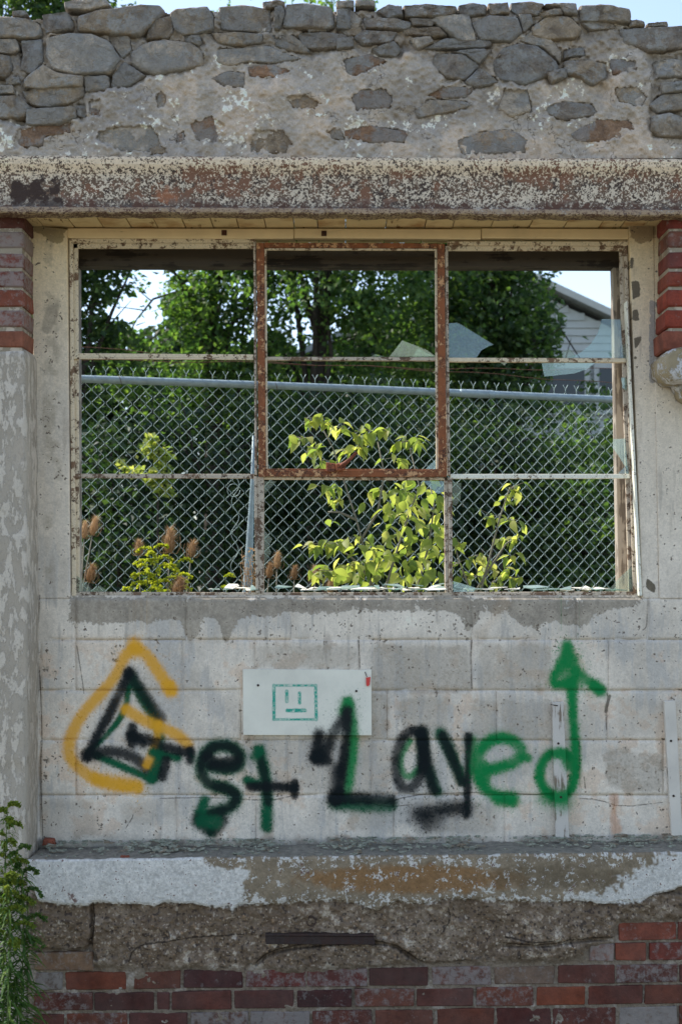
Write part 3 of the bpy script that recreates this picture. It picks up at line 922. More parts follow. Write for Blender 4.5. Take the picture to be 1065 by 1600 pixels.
# ------------------------------------------------------------------ materials
def m_mapped(name, im, mp, spray=False, bs=.5, bd=.004, rough=.88, fs=180, sp=.25):
    g = G(name)
    col, al = g.img(im, mp)
    fn = g.noise(fs, 3, g.pos(), .7)
    col = g.mix(1.0, col, g.n('ShaderNodeCombineColor', {0: g.rng(fn, .25, .75, .86, 1.14), 1: g.rng(fn, .25, .75, .86, 1.14), 2: g.rng(fn, .25, .75, .86, 1.14)}).outputs[0], 'MULTIPLY')
    if spray:
        sc, sa = g.img(SPRAY, SPR)
        col = g.mix(sa, col, sc)
    hgt = g.math('MULTIPLY_ADD', fn, .12, al)
    nm = g.bump(hgt, bs, bd)
    return g.finish(col, rough, nm, spec=sp)
M = {}
M['wall'] = m_mapped('flaking white masonry paint', WALLIMG, WM, True, .7, .004)
M['mortar'] = m_mapped('grey lime mortar', MORTIMG, SM, False, .8, .008)
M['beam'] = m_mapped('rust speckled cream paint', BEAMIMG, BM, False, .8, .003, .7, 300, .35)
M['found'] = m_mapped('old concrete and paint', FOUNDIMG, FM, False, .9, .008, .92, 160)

def m_stone():
    g = G('rubble stone')
    v = g.objvec()
    oc = g.n('ShaderNodeObjectInfo').outputs['Color']
    n1 = g.noise(11, 7, v, .68, 1.2)
    n2 = g.noise(42, 5, v, .75, .6)
    n3 = g.noise(110, 3, v, .7)
    c = g.mix(g.rng(n1, .35, .65), g.mix(1, oc, (.62, .6, .58), 'MULTIPLY'), g.mix(1, oc, (1.28, 1.24, 1.16), 'MULTIPLY'))
    c = g.mix(g.rng(n2, .45, .72, 0, .55), c, g.mix(1, oc, (.45, .43, .42), 'MULTIPLY'))
    wht = g.math('MULTIPLY', g.rng(g.noise(13, 5, v, .68), .54, .59), g.rng(n3, .35, .55, .5, 1))
    c = g.mix(g.math('MULTIPLY', wht, .75), c, (.50, .48, .44))
    c = g.mix(g.rng(g.math('ADD', g.noise(6, 6, v, .7), g.math('MULTIPLY', n3, .12)), .52, .60, 0, .7), c, (.37, .35, .32))
    c = g.mix(g.rng(g.vor(60, v), .0, .16, .35, 0), c, (.06, .055, .05))
    h = g.math('ADD', g.math('MULTIPLY', n2, .8), g.math('MULTIPLY', n3, .35))
    h = g.math('ADD', h, g.math('MULTIPLY', n1, 1.2))
    return g.finish(c, .92, g.bump(h, 1.0, .03), spec=.2)
M['stone'] = m_stone()

def m_brick(name='weathered red brick', k=1.0):
    g = G(name)
    v = g.objvec()
    oi = g.n('ShaderNodeObjectInfo')
    oc, oa = oi.outputs['Color'], oi.outputs['Alpha']
    n1 = g.noise(16, 5, v, .65)
    n2 = g.noise(90, 4, v, .75)
    c = g.mix(g.rng(n1, .35, .65), g.mix(1, oc, (.68, .64, .62), 'MULTIPLY'), g.mix(1, oc, (1.25, 1.22, 1.2), 'MULTIPLY'))
    c = g.mix(g.rng(n2, .5, .75, 0, .5), c, g.mix(1, oc, (.4, .4, .42), 'MULTIPLY'))
    # alpha 0..1 of the object colour: how much whitewash is left
    n4 = g.noise(38, 5, v, .72)
    th = g.math('SUBTRACT', .78, g.math('MULTIPLY', oa, .46))
    w = g.rng(g.math('SUBTRACT', n4, th), -.06, .10)
    c = g.mix(g.math('MULTIPLY', w, .6), c, (.33, .30, .27))
    c = g.mix(g.rng(g.noise(7, 4, v, .6), .3, .75, .0, .3), c, (.14, .115, .10))
    h = g.math('ADD', n2, g.math('MULTIPLY', n1, 1.0))
    h = g.math('ADD', h, g.math('MULTIPLY', w, .4))
    return g.finish(c, .88, g.bump(h, .6, .006), spec=.2)
M['brick'] = m_brick()

def m_plaster(name, paint, bare, cov=.5, vs=1.0, scale=14):
    g = G(name)
    v = g.pos((1, 1, 1 / vs))
    n1 = g.noise(scale, 7, v, .72)
    n2 = g.noise(150, 3, g.pos(), .7)
    n3 = g.noise(4, 4, v, .5)
    m = g.rng(g.math('ADD', g.math('MULTIPLY', n1, .8), g.math('MULTIPLY', n3, .3)), .62 - .14 * cov, .66 - .14 * cov)
    b = g.mix(g.rng(n3, .35, .65), bare, tuple(x * .72 for x in bare[:3]) + (1,))
    p = g.mix(g.rng(n1, .4, .7), paint, tuple(x * .85 for x in paint[:3]) + (1,))
    c = g.mix(m, b, p)
    c = g.mix(g.rng(n2, .55, .7, 0, .35), c, tuple(x * .45 for x in bare[:3]) + (1,))
    h = g.math('ADD', g.math('MULTIPLY', m, .6), g.math('MULTIPLY', n2, .6))
    return g.finish(c, .9, g.bump(h, .7, .005), spec=.2)
M['pier'] = m_plaster('patchy whitewashed render', C(170, 167, 160, KW), C(146, 142, 134, KW), .6, 2.6, 32)
M['pierside'] = m_plaster('limewashed brick edge', C(158, 158, 152, KW), C(124, 118, 106, KW), .8, 3.0, 12)
M['joint'] = m_plaster('brick mortar', C(162, 156, 146, KW), C(132, 126, 114, KW), .4, 1, 20)
M['cement'] = m_plaster('cement lump', C(175, 178, 182, KW), C(140, 132, 112, KW), .6, 1, 24)

def m_wood(name, paint, bare, cov, scale=(1, 1, 1), gr=60, spray=False, rough=.75, stain=None):
    """painted or bare wood; grain runs along the axis with the small scale"""
    g = G(name)
    v = g.objvec(scale)
    n1 = g.noise(gr, 5, v, .65)
    n2 = g.noise(9, 4, g.objvec(), .6)
    wv = g.noise(gr * 3, 2, v, .5)
    b = g.mix(g.rng(n1, .35, .68), bare, tuple(x * .5 for x in bare[:3]) + (1,))
    m = g.rng(g.math('ADD', g.math('MULTIPLY', n1, .55), g.math('MULTIPLY', n2, .5)), .56 - .13 * (1 - 2 * cov), .60 - .13 * (1 - 2 * cov), 1, 0)
    c = g.mix(m, b, g.mix(g.rng(n2, .3, .7), paint, tuple(x * .86 for x in paint[:3]) + (1,)))
    if stain:
        c = g.mix(g.rng(g.noise(5, 4, g.objvec(), .6), .5, .68, 0, .8), c, stain)
    if spray:
        sc, sa = g.img(SPRAY, SPR)
        c = g.mix(sa, c, sc)
    h = g.math('ADD', g.math('MULTIPLY', n1, .7), g.math('MULTIPLY', m, .3))
    h = g.math('ADD', h, g.math('MULTIPLY', wv, .3))
    return g.finish(c, rough, g.bump(h, .5, .003), spec=.3)
M['soffit'] = m_wood('yellowed soffit boards', C(184, 170, 134, 1.45), C(138, 108, 68, 1.3), .7, (1, .15, 1), 60, stain=C(130, 92, 52, 1.5))
M['header'] = m_wood('cream painted header', C(190, 176, 146, 1.6), C(140, 128, 108, 1.5), .85, (.1, 1, 1), 60)
M['board'] = m_wood('white painted board', C(188, 192, 186, 1.5), C(140, 132, 120, 1.4), .98, (1, 1, .05), 90, True)
M['batten'] = m_wood('worn white batten', C(168, 168, 166, 1.5), C(128, 118, 108, 1.5), .52, (1, 1, .06), 90, True)
M['batten2'] = m_wood('chipped white batten', C(176, 176, 172, 1.5), C(122, 114, 104, 1.5), .85, (1, 1, .06), 60, True)
M['oldwood'] = m_wood('bare grey timber', C(150, 147, 140, 1.1), C(118, 113, 106, 1.1), .35, (1, 1, .05), 60)
M['darkwood'] = m_wood('weathered beam coloured backlit dark', C(64, 60, 54, 1.2), C(44, 40, 36, 1.2), .4, (.06, 1, 1), 40)  # wood colour darkened to put in the shade of the backlit front

def m_metal(name, paint, rustc, cov, scale=55, dark=(.02, .014, .012, 1), rough=.7):
    g = G(name)
    v = g.pos()
    n1 = g.noise(scale, 6, v, .75)
    n2 = g.noise(12, 3, v, .6)
    n3 = g.noise(scale * 4, 3, v, .7)
    m = g.rng(g.math('ADD', g.math('MULTIPLY', n1, .7), g.math('MULTIPLY', n2, .3)), .5 + .16 * (cov - .5) , .54 + .16 * (cov - .5))
    rc = g.mix(g.rng(n3, .35, .65), rustc, dark)
    rc = g.mix(g.rng(n2, .4, .65), rc, rustc)
    c = g.mix(m, g.mix(g.rng(n3, .3, .7, 0, .25), paint, dark), rc)
    h = g.math('ADD', g.math('MULTIPLY', m, -.4), g.math('MULTIPLY', n3, .4))
    return g.finish(c, rough, g.bump(h, .5, .002), spec=.35)
M['frame'] = m_metal('cream painted steel frame', C(188, 180, 160, 1.4), C(104, 84, 66, 1.3), .62, 36)
M['framegrey'] = m_metal('weathered grey glazing bar', C(166, 160, 148, 1.35), C(104, 86, 70, 1.2), .5, 36)
M['framewhite'] = m_metal('white frame paint and sun glare', C(206, 206, 198, 1.4), C(130, 120, 104, 1.3), .8, 40)
M['rust'] = m_metal('rusted steel sash', C(176, 140, 104, 1.3), C(122, 74, 44, 1.25), .1, 45)
M['rustdark'] = m_metal('dark rusted iron', C(90, 60, 40, 1.0), C(70, 40, 26, 1.2), -.2, 45)
M['iron'] = m_metal('black corroded strip', C(50, 42, 40, 1.3), C(48, 34, 30, 1.4), .3, 60)
M['lip'] = m_metal('flaking beam underside', C(150, 136, 112, 1.35), C(84, 62, 50, 1.2), .35, 110)
M['handle'] = m_metal('brown rusted handle', C(140, 82, 54, 1.2), C(110, 60, 38, 1.2), .2, 40)

def m_simple(name, col, rough=.5, metal=0.0, nz=0.0, sc=60, spec=.4):
    g = G(name)
    c = col
    nm = None
    if nz:
        n1 = g.noise(sc, 4, g.pos(), .65)
        c = g.mix(g.rng(n1, .3, .7), tuple(x * (1 - nz) for x in col[:3]) + (1,), tuple(min(1, x * (1 + nz)) for x in col[:3]) + (1,))
        nm = g.bump(n1, .25, .003)
    return g.finish(c, rough, nm, metal, spec)
M['galv'] = m_simple('galvanised steel', (.27, .34, .36, 1), .5, .25, .18, 25)
M['wire'] = m_simple('galvanised fence wire', (.38, .47, .44, 1), .55, .3, .15, 40)
M['rustwire'] = m_simple('rusty barbed wire', (.11, .05, .03, 1), .9, 0, .3, 60)
M['siding'] = m_simple('pale grey clapboard', C(160, 168, 170, 1.25), .7, 0, .08, 6)
M['roof'] = m_simple('grey roof shingles', C(140, 146, 148, 1.2), .9, 0, .25, 14)
M['trimw'] = m_simple('grey fascia', C(160, 166, 166, 1.2), .6, 0, .08, 9)
M['pane'] = m_simple('dark house window', (.03, .035, .04, 1), .08, 0)
M['housebrick'] = m_simple('brown house brick', C(96, 70, 64, 1.2), .9, 0, .25, 9)
M['nail'] = m_simple('rusted nail head', (.035, .02, .015, 1), .8, .2)
M['redtag'] = m_simple('faded red plastic', C(176, 60, 56, 1.4), .5, 0, .1, 90)
M['ledgetop'] = m_simple('gritty ledge top', C(112, 112, 106, 1.3), .95, 0, .35, 45, .2)

def m_ground(name, c1, c2, c3):
    g = G(name)
    n1 = g.noise(1.2, 6, g.pos(), .6)
    n2 = g.noise(22, 5, g.pos(), .7)
    c = g.mix(g.rng(n1, .35, .65), c1, c2)
    c = g.mix(g.rng(n2, .45, .7), c, c3)
    return g.finish(c, .95, g.bump(n2, .8, .03), spec=.1)
M['ground'] = m_ground('dark weedy soil', (.20, .185, .15, 1), (.13, .13, .085, 1), (.09, .08, .065, 1))

def m_glass(name, tint, dust):
    g = G(name)
    lw = g.n('ShaderNodeLayerWeight', {'Blend': .35}).outputs['Fresnel']
    tr = g.n('ShaderNodeBsdfTransparent', {'Color': tint}).outputs[0]
    gl = g.n('ShaderNodeBsdfGlossy', {'Color': (.9, 1, .96, 1), 'Roughness': .06}).outputs[0]
    n1 = g.noise(5, 3, g.objvec(), .5)
    df = g.n('ShaderNodeBsdfDiffuse', {'Color': (.62, .70, .66, 1)}).outputs[0]
    tl = g.n('ShaderNodeBsdfTranslucent', {'Color': (.62, .70, .66, 1)}).outputs[0]
    dd = g.n('ShaderNodeMixShader', {0: .5, 1: df, 2: tl}).outputs[0]
    a = g.n('ShaderNodeMixShader', {0: g.rng(lw, 0, 1, .05, .8), 1: tr, 2: gl}).outputs[0]
    b = g.n('ShaderNodeMixShader', {0: g.rng(n1, .3, .7, dust * .6, dust * 1.4), 1: a, 2: dd})
    g.t.links.new(b.outputs[0], g.out.inputs['Surface'])
    return g.m
M['glass'] = m_glass('dusty broken glass', (.90, .97, .94, 1), .10)
M['glass2'] = m_glass('dirty glass fragments', (.6, .8, .72, 1), .40)

def m_leaf(name, cols, trans=.45, rough=.55, tcol=None, spec=.3):
    """cols: colour at tone 0, .5 and 1"""
    g = G(name)
    tone = g.n('ShaderNodeAttribute', attribute_name='tone').outputs['Fac']
    oi = g.n('ShaderNodeObjectInfo').outputs['Random']
    t = g.math('FRACT', g.math('ADD', tone, g.math('MULTIPLY', oi, .999)))
    n1 = g.noise(30, 3, g.objvec(), .6)
    r = g.n('ShaderNodeValToRGB', {0: g.math('ADD', g.math('MULTIPLY', t, .8), g.math('MULTIPLY', n1, .2))})
    e = r.color_ramp.elements
    e[0].color = cols[0]
    e[1].color = cols[2]
    x = e.new(.55)
    x.color = cols[1]
    c = r.outputs[0]
    tc = g.mix(1, c, tcol or (2.2, 2.6, .9, 1), 'MULTIPLY')
    df = g.n('ShaderNodeBsdfPrincipled', {'Base Color': c, 'Roughness': rough, 'Specular IOR Level': spec}).outputs[0]
    tl = g.n('ShaderNodeBsdfTranslucent', {'Color': tc}).outputs[0]
    m = g.n('ShaderNodeMixShader', {0: trans, 1: df, 2: tl})
    g.t.links.new(m.outputs[0], g.out.inputs['Surface'])
    return g.m
M['leafdark'] = m_leaf('deep green leaves', [(.022, .046, .026, 1), (.05, .085, .036, 1), (.12, .165, .055, 1)], .46)
M['leafmid'] = m_leaf('mid green leaves', [(.028, .058, .028, 1), (.062, .11, .04, 1), (.15, .20, .06, 1)], .48)
M['leafyel'] = m_leaf('yellow green sapling leaves', [(.09, .15, .04, 1), (.25, .29, .08, 1), (.44, .42, .17, 1)], .58, .5, (1.9, 1.95, 1.0, 1))
M['grassy'] = m_leaf('weedy undergrowth', [(.02, .05, .015, 1), (.035, .08, .02, 1), (.06, .10, .03, 1)], .35)
M['goldflower'] = m_leaf('goldenrod blossom', [(.30, .38, .04, 1), (.44, .48, .04, 1), (.56, .54, .06, 1)], .5, .7, (1.4, 1.4, .8, 1))
M['golddull'] = m_leaf('dull goldenrod blossom', [(.10, .15, .02, 1), (.17, .22, .025, 1), (.24, .26, .03, 1)], .3, .8, (1.3, 1.4, .8, 1))  # duller, greener copy of the blossom colour
M['shrub'] = m_leaf('shaded shrub leaves', [(.012, .028, .018, 1), (.024, .046, .024, 1), (.07, .10, .035, 1)], .35)  # darker copy of the deep green, shade put into the leaf colour
M['goldleaf'] = m_leaf('goldenrod leaves', [(.04, .09, .025, 1), (.07, .13, .03, 1), (.13, .18, .035, 1)], .35, .6)
M['teasel'] = m_leaf('dry teasel', [(.24, .16, .09, 1), (.34, .24, .14, 1), (.46, .35, .22, 1)], .4, .8, (1.3, 1.1, .9, 1))
M['bark'] = m_simple('grey brown bark', (.05, .042, .034, 1), .95, 0, .3, 30, .1)
M['greystem'] = m_simple('pale grey stem', (.20, .19, .15, 1), .8, 0, .15, 60, .2)
M['greenstem'] = m_simple('green stem', (.12, .16, .05, 1), .7, 0, .15, 60, .2)

# ================================================================== STRUCTURE
R = random.Random(77)
NR = np.random.default_rng(77)

# ground in front of the wall and the raised yard behind it
g_ = MB()
g_.add([(-200, -200, 0), (200, -200, 0), (200, 0.2, 0), (-200, 0.2, 0)], [(0, 1, 2, 3)])
tag(g_.build('ground', M['ground']), 'dark weedy soil in front of the ruined wall', kind='structure')
g_ = MB()
g_.box((-220, .36, -.3), (220, 420, .7))
tag(g_.build('yard_ground', M['ground']), 'raised yard ground behind the wall', kind='structure')

# ------------------------------------------------------------------ rubble masonry
sw = thing('stone_wall', (0, .2, 3.3), 'ragged rubble stone masonry with smeared grey mortar above the rusted steel beam', 'stone wall', kind='thing')
TOPX = [-300, 0, 60, 95, 96, 250, 255, 400, 520, 700, 860, 984, 985, 1065, 1340]
TOPY = [30, 32, 30, 27, 24, 24, 17, 17, 16, 14, 14, 14, 44, 44, 44]
xs = np.arange(-270, 1341, 1.6)
ys = np.arange(8, 246.5, 1.6)
PX, PY = np.meshgrid(xs, ys)
PX = PX.astype(np.float32)
PY = PY.astype(np.float32)
med, fine, big, pm, st = stone_fields(PX, PY)
base_ = (1 - pm) * (.012 + .008 * med + .003 * fine) + pm * (-.007 - .0035 * med - .002 * fine - .008 * big)
Yh = YS + base_ + st * .014
clip_ = (PY > np.interp(PX, TOPX, TOPY) + 3 * med * .5).astype(int)
grid('mortar', M['mortar'], sw, PX, PY, Yh, True, clip_)
core = MB()
for a, b, t in ((-270, 95, 36), (95, 984, 22), (984, 1340, 48)):
    core.quadbox([(a, t), (b, t), (b, 247), (a, 247)], YS + .075, .34)
core.build('wall_core', M['mortar'], sw)
STCOL = [(128, 123, 116), (118, 114, 110), (142, 137, 130), (134, 126, 115), (108, 105, 102), (122, 115, 106), (148, 144, 138)]
DARKCOL = [(118, 100, 86), (116, 108, 98), (124, 102, 86), (130, 118, 104)]

def stone_mesh(poly, yf, depth, bulge, seed):
    r = random.Random(seed)
    pts = list(poly)
    # resample
    n = 34
    seg = [math.dist(pts[i], pts[(i + 1) % len(pts)]) for i in range(len(pts))]
    tot = sum(seg)
    out = []
    for k in range(n):
        d = tot * k / n
        i = 0
        while d > seg[i] and i < len(seg) - 1:
            d -= seg[i]
            i += 1
        a, b = pts[i], pts[(i + 1) % len(pts)]
        t = d / (seg[i] + 1e-9)
        out.append((a[0] + (b[0] - a[0]) * t, a[1] + (b[1] - a[1]) * t))
    cx = sum(p[0] for p in out) / n
    cy = sum(p[1] for p in out) / n
    size = math.sqrt(tot) * .22
    out = [(x + r.gauss(0, .16) * size * .6, y + r.gauss(0, .16) * size * .6) for x, y in out]
    vs = []
    fx, fy = r.uniform(-1, 1), r.uniform(-1, 1)
    pls = [(r.uniform(0, 6.28), r.uniform(.7, 2.4), r.uniform(.0, .55)) for _ in range(5)]
    R_ = max(math.dist(p, (cx, cy)) for p in out)
    rings = [(1.0, depth), (1.0, .016), (.975, .003), (.94, -bulge * .7), (.84, -bulge), (.7, -bulge), (.54, -bulge), (.36, -bulge), (.16, -bulge)]
    for sc, dy in rings:
        for k, (x, y) in enumerate(out):
            jx = r.gauss(0, .10) * size * .3 if .2 < sc < .99 else 0
            X, Yv, Z = P(cx + (x - cx) * sc + jx, cy + (y - cy) * sc + jx * .7, yf)
            tilt = ((x - cx) * fx + (y - cy) * fy) * sc * .00012
            if sc < .9:
                u, v = (x - cx) * sc / R_, (y - cy) * sc / R_
                hh = min(1.15 - s_ * max(0, u * math.cos(th) + v * math.sin(th) - o_) for th, s_, o_ in pls)
                dy = -bulge * max(.1, hh) * 1.25
            jit = r.gauss(0, 1) * bulge * .10 if sc < .97 else 0
            vs.append((X, Yv + dy + (tilt + jit if dy < depth else 0), Z))
    X, Yv, Z = P(cx, cy, yf)
    vs.append((X, Yv - bulge, Z))
    fs = []
    for a in range(len(rings) - 1):
        for k in range(n):
            fs.append((a * n + k, a * n + (k + 1) % n, (a + 1) * n + (k + 1) % n, (a + 1) * n + k))
    for k in range(n):
        fs.append(((len(rings) - 1) * n + k, (len(rings) - 1) * n + (k + 1) % n, len(vs) - 1))
    fs.append(tuple(range(n)))
    return vs, fs
for i, poly in enumerate(STONES):
    cx = sum(p[0] for p in poly) / len(poly)
    cy = sum(p[1] for p in poly) / len(poly)
    par = polymask(np.array([[cx]]), np.array([[cy]]), PARGE)[0, 0]
    r = random.Random(i * 7 + 3)
    top = cy < 55
    vs, fs = stone_mesh(poly, YS + (.004 if par else r.uniform(-.014, .010)), .3 if top else .07, .005 if par else r.uniform(.006, .013), i)
    mb = MB()
    mb.add(vs, fs, True)
    o = mb.build('stone', M['stone'], sw)
    c = r.choice(DARKCOL if par and r.random() < .6 else STCOL)
    k = KW * r.uniform(.9, 1.15) * 1.28
    o.color = C(*c, k)

# ------------------------------------------------------------------ steel beam
def beam():
    prof = [(242.5, .04), (243.5, -.03), (245, -.058), (248, -.066), (256, -.066), (264, -.060), (272, -.055), (290, -.053), (308, -.053), (321, -.055), (324, -.070), (326.5, -.079), (330.5, -.080), (333, -.076)]
    n = 1000
    px = np.linspace(-270, 1340, n)
    nz = fbm(len(prof), n, 14, 3, .7, 61)
    rows = []
    uz = []
    for i, (y, Y) in enumerate(prof):
        X, Yv, Z = Pn(px, y + .005 * px - 1, np.full(n, Y) + .0012 * nz[i] * (i > 2))
        if i in (11, 12, 13):
            Z = Z + .0015 * nz[i]
        rows.append(np.stack([X, Yv, Z], -1))
    last = rows[-1].copy()
    for Y in (-.05, -.01):
        q = last.copy()
        q[:, 1] = Y
        rows.append(q)
    top = rows[0].copy()
    q = rows[-1].copy()
    co = np.concatenate(rows)
    h = len(rows)
    i = (np.arange(h - 1)[:, None] * n + np.arange(n - 1)[None, :]).ravel()
    f = np.stack([i, i + n, i + n + 1, i + 1], -1)
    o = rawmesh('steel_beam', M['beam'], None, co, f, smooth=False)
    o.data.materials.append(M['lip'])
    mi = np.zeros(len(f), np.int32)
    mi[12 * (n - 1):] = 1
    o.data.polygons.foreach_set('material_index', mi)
    return o
tag(beam(), 'long steel beam with blistered cream paint and brown rust over the window', 'beam', kind='thing')

# ------------------------------------------------------------------ soffit boards and header
ZS = P(500, 334.5, 0)[2]
sf = thing('soffit', (0, .1, ZS), 'short yellowed boards lining the underside of the opening below the beam', 'soffit', kind='thing')
SJ = [-10, 22, 52, 101, 148, 193, 236, 281, 326, 367, 411, 457, 495, 540, 605, 668, 713, 775, 837, 893, 950, 985, 1022, 1062]
for a, b in zip(SJ[:-1], SJ[1:]):
    xa = P(a, 335, 0)[0] + .0018
    xb = P(b, 335, 0)[0] - .0018
    mb = MB()
    dz = R.uniform(-.0015, .0015)
    sk = R.uniform(-.006, .006)
    mb.add([(xa, -.0, ZS + dz), (xb, -.0, ZS + dz), (xb + sk * 0, .43, ZS + dz), (xa, .43, ZS + dz), (xa, 0, ZS + .022), (xb, 0, ZS + .022), (xb, .43, ZS + .022), (xa, .43, ZS + .022)],
           [(0, 3, 2, 1), (4, 5, 6, 7), (0, 1, 5, 4), (1, 2, 6, 5), (2, 3, 7, 6), (3, 0, 4, 7)])
    mb.build('plank', M['soffit'], sf, bevel=.0015)
for a, b, dy in ((105, 458.5, 0), (460, 751, .5), (752.5, 982, .2)):
    mb = MB()
    mb.quadbox([(a, 356 + dy), (b, 357 + dy), (b, 372.5 + dy), (a, 371 + dy)], YW + .012, .03)
    mb.build('header_board', M['header'], sf, bevel=.002)
ns = MB()
for x, y in ((350, 364), (506, 365)):
    ns.pbox(x - 4, y - 5, x + 4, y + 3, YW + .007, .006)
ns.build('clip', M['rustdark'], sf, bevel=.001)

# ------------------------------------------------------------------ painted block wall
bw = thing('block_wall', (0, .25, .6), 'painted concrete block wall with spray graffiti in green, black and yellow', 'block wall', kind='thing')
def Ygrid(poly_x, poly_y, step, Yc, amp, seed, mat, name, parent, gx=0, curve=None):
    pass
for ri in range(5):
    y0, y1 = ROWS[ri], ROWS[ri + 1]
    for a, b in zip(JOINTS[ri][:-1], JOINTS[ri][1:]):
        if b <= 45:
            continue
        a = max(a, 44)
        g1 = .28
        nx = max(2, int((b - a) / 5))
        ny = max(2, int((y1 - y0) / 5))
        px = np.linspace(a + g1, b - g1, nx)
        py = np.linspace(y0 + g1, y1 - g1, ny)
        GX, GY = np.meshgrid(px, py)
        nz = fbm(ny, nx, 8, 3, .5, 1000 + ri * 20 + int(a))
        e = np.minimum(np.minimum(GX - a, b - GX), np.minimum(GY - y0, y1 - GY))
        Yg = YW + R.uniform(-.0012, .0012) + .0007 * nz + .0018 * np.clip(1 - e / 2.0, 0, 1)
        X, Yv, Z = Pn(GX, GY, Yg)
        co = np.stack([X, Yv, Z], -1).reshape(-1, 3)
        i = (np.arange(ny - 1)[:, None] * nx + np.arange(nx - 1)[None, :]).ravel()
        f = np.stack([i, i + nx, i + nx + 1, i + 1], -1)
        # sides back into the wall
        ring = list(range(nx)) + [k * nx + nx - 1 for k in range(1, ny)] + [(ny - 1) * nx + k for k in range(nx - 2, -1, -1)] + [k * nx for k in range(ny - 2, 0, -1)]
        bk = co[ring].copy()
        bk[:, 1] = YW + .18
        m0 = len(co)
        co = np.concatenate([co, bk])
        nr = len(ring)
        f2 = np.array([(ring[k], ring[(k + 1) % nr], m0 + (k + 1) % nr, m0 + k) for k in range(nr)])
        rawmesh('block', M['wall'], bw, co, np.concatenate([f, f2]), smooth=True)
mb = MB()
mb.pbox(44, 936, 1190, 1350, YW + .0024, .17)
mb.build('mortar', M['wall'], bw)
# jambs either side of the window
def jamb(poly, Y, d, nm='jamb', mat='wall', bev=.003):
    mb = MB()
    mb.quadbox(poly, Y, d)
    return mb.build(nm, M[mat], bw, bevel=bev)
jamb([(50, 351), (104.5, 357), (109, 935.2), (54, 935.2)], YW, .23)
jamb([(982, 350), (1021, 350), (1029.5, 935.2), (1003, 935.2)], YW, .20)
jamb([(1021.5, 338), (1190, 338), (1190, 539), (1022, 539)], YW + .002, .20, 'render_coat')
jamb([(1022, 540), (1190, 540), (1190, 935.2), (1030, 935.2)], YW - .006, .20, 'render_coat')

# ------------------------------------------------------------------ brick pillars
REDS = [(112, 52, 42), (124, 70, 58), (140, 78, 56), (104, 58, 52), (150, 84, 58), (118, 72, 64)]
def brick(px0, y0, px1, y1, Y, d, col, white, parent, slope=0.0, bev=.005, k=1.0):
    mb = MB()
    s = slope * (px1 - px0)
    j = lambda: R.uniform(-1.0, 1.0)
    mb.quadbox([(px0 + j(), y0 + j()), (px1 + j(), y0 + s + j()), (px1 + j(), y1 + s + j()), (px0 + j(), y1 + j())], Y + R.uniform(-.0025, .0025), d)
    o = mb.build('brick', M['brick'], parent, bevel=bev)
    c = C(*col, k * R.uniform(.85, 1.1))
    o.color = (c[0], c[1], c[2], white)
    return o
lp = thing('brick_pillar', (-1.3, .1, 0), 'brick pillar with whitewashed top courses and render below, goldenrod at its foot', 'pillar', kind='thing')
LB = [(335, 357, (92, 56, 50), .3), (362, 387, (120, 92, 84), .9), (395, 418, (112, 62, 54), .75), (423, 448, (116, 60, 50), .75), (453, 478, (140, 78, 58), .45), (484, 510, (126, 74, 62), .75), (517, 542, (136, 88, 70), .1)]
for n_i, (a, b, c, w) in enumerate(LB):
    off = 0 if n_i % 2 else 46
    brick(-55 + off, a, 37, b, YP, .165, c, w, lp)
    x = -58 + off
    while x > -260:
        brick(x - 92, a, x, b, YP, .1, R.choice(REDS), R.random() * .8, lp)
        x -= 96
mb = MB()
mb.pbox(-268, 333.5, 34.5, 552, YP + .007, .158)
mb.build('mortar', M['joint'], lp)
# rendered lower part, worn and rounded at the arris
def pier_render():
    n = 46
    rows_y = np.linspace(543, 1700, 300)
    prof = []
    for t in np.linspace(0, 1, 26):
        prof.append((-268 + t * (36 + 268), 0.0))
    for a in np.linspace(10, 80, 6):
        a = math.radians(a)
        prof.append((36 + 6 * math.sin(a), (1 - math.cos(a)) * .018))
    for Y in (.02, .05, .08, .11, .14, .18):
        prof.append((42.5, Y))
    w = len(prof)
    nz = fbm(300, w, 5, 4, .6, 91, ax=.6, ay=1.8)
    nz2 = fbm(300, w, 14, 3, .5, 92, ax=.5, ay=3)
    co = np.zeros((300, w, 3))
    for r_, y in enumerate(rows_y):
        shx = np.interp(y, [543, 700, 1000, 1300, 1600], [-2, 0, 2, 0, 4])
        tp = 7 * max(0, 1 - (y - 543) / 14) ** 2
        for c_, (x, dy) in enumerate(prof):
            X, _, Z = P(x + shx - tp * .8, y, YP)
            co[r_, c_] = (X + (.0012 * nz[r_, c_]), YP + dy + .0022 * nz[r_, c_] + .003 * nz2[r_, c_] + tp * .004, Z)
    i = (np.arange(299)[:, None] * w + np.arange(w - 1)[None, :]).ravel()
    f = np.stack([i, i + w, i + w + 1, i + 1], -1)
    rawmesh('render_coat', M['pier'], lp, co.reshape(-1, 3), f, smooth=True)
pier_render()
rp = thing('broken_pillar', (1.3, .1, 2.5), 'red brick pillar stub ending in a lump of cement beside the window', 'pillar', kind='thing')
RB = [(333, 356, (124, 60, 56), .35), (361, 386, (118, 76, 66), .5), (393, 419, (122, 64, 60), .3), (424, 447, (136, 66, 50), .3), (452, 478, (140, 62, 46), .3), (483, 512, (138, 62, 46), .25), (517, 546, (136, 80, 64), .2)]
for n_i, (a, b, c, w) in enumerate(RB):
    off = 0 if n_i % 2 else 46
    x0 = [1041, 1043, 1044, 1042, 1042, 1040, 1036][n_i]
    brick(x0, a, 1136 - off, b, YP, .165, c, w, rp, bev=.006)
    x = 1140 - off
    while x < 1330:
        brick(x, a, x + 92, b, YP, .1, R.choice(REDS), R.random() * .5, rp)
        x += 96
mb = MB()
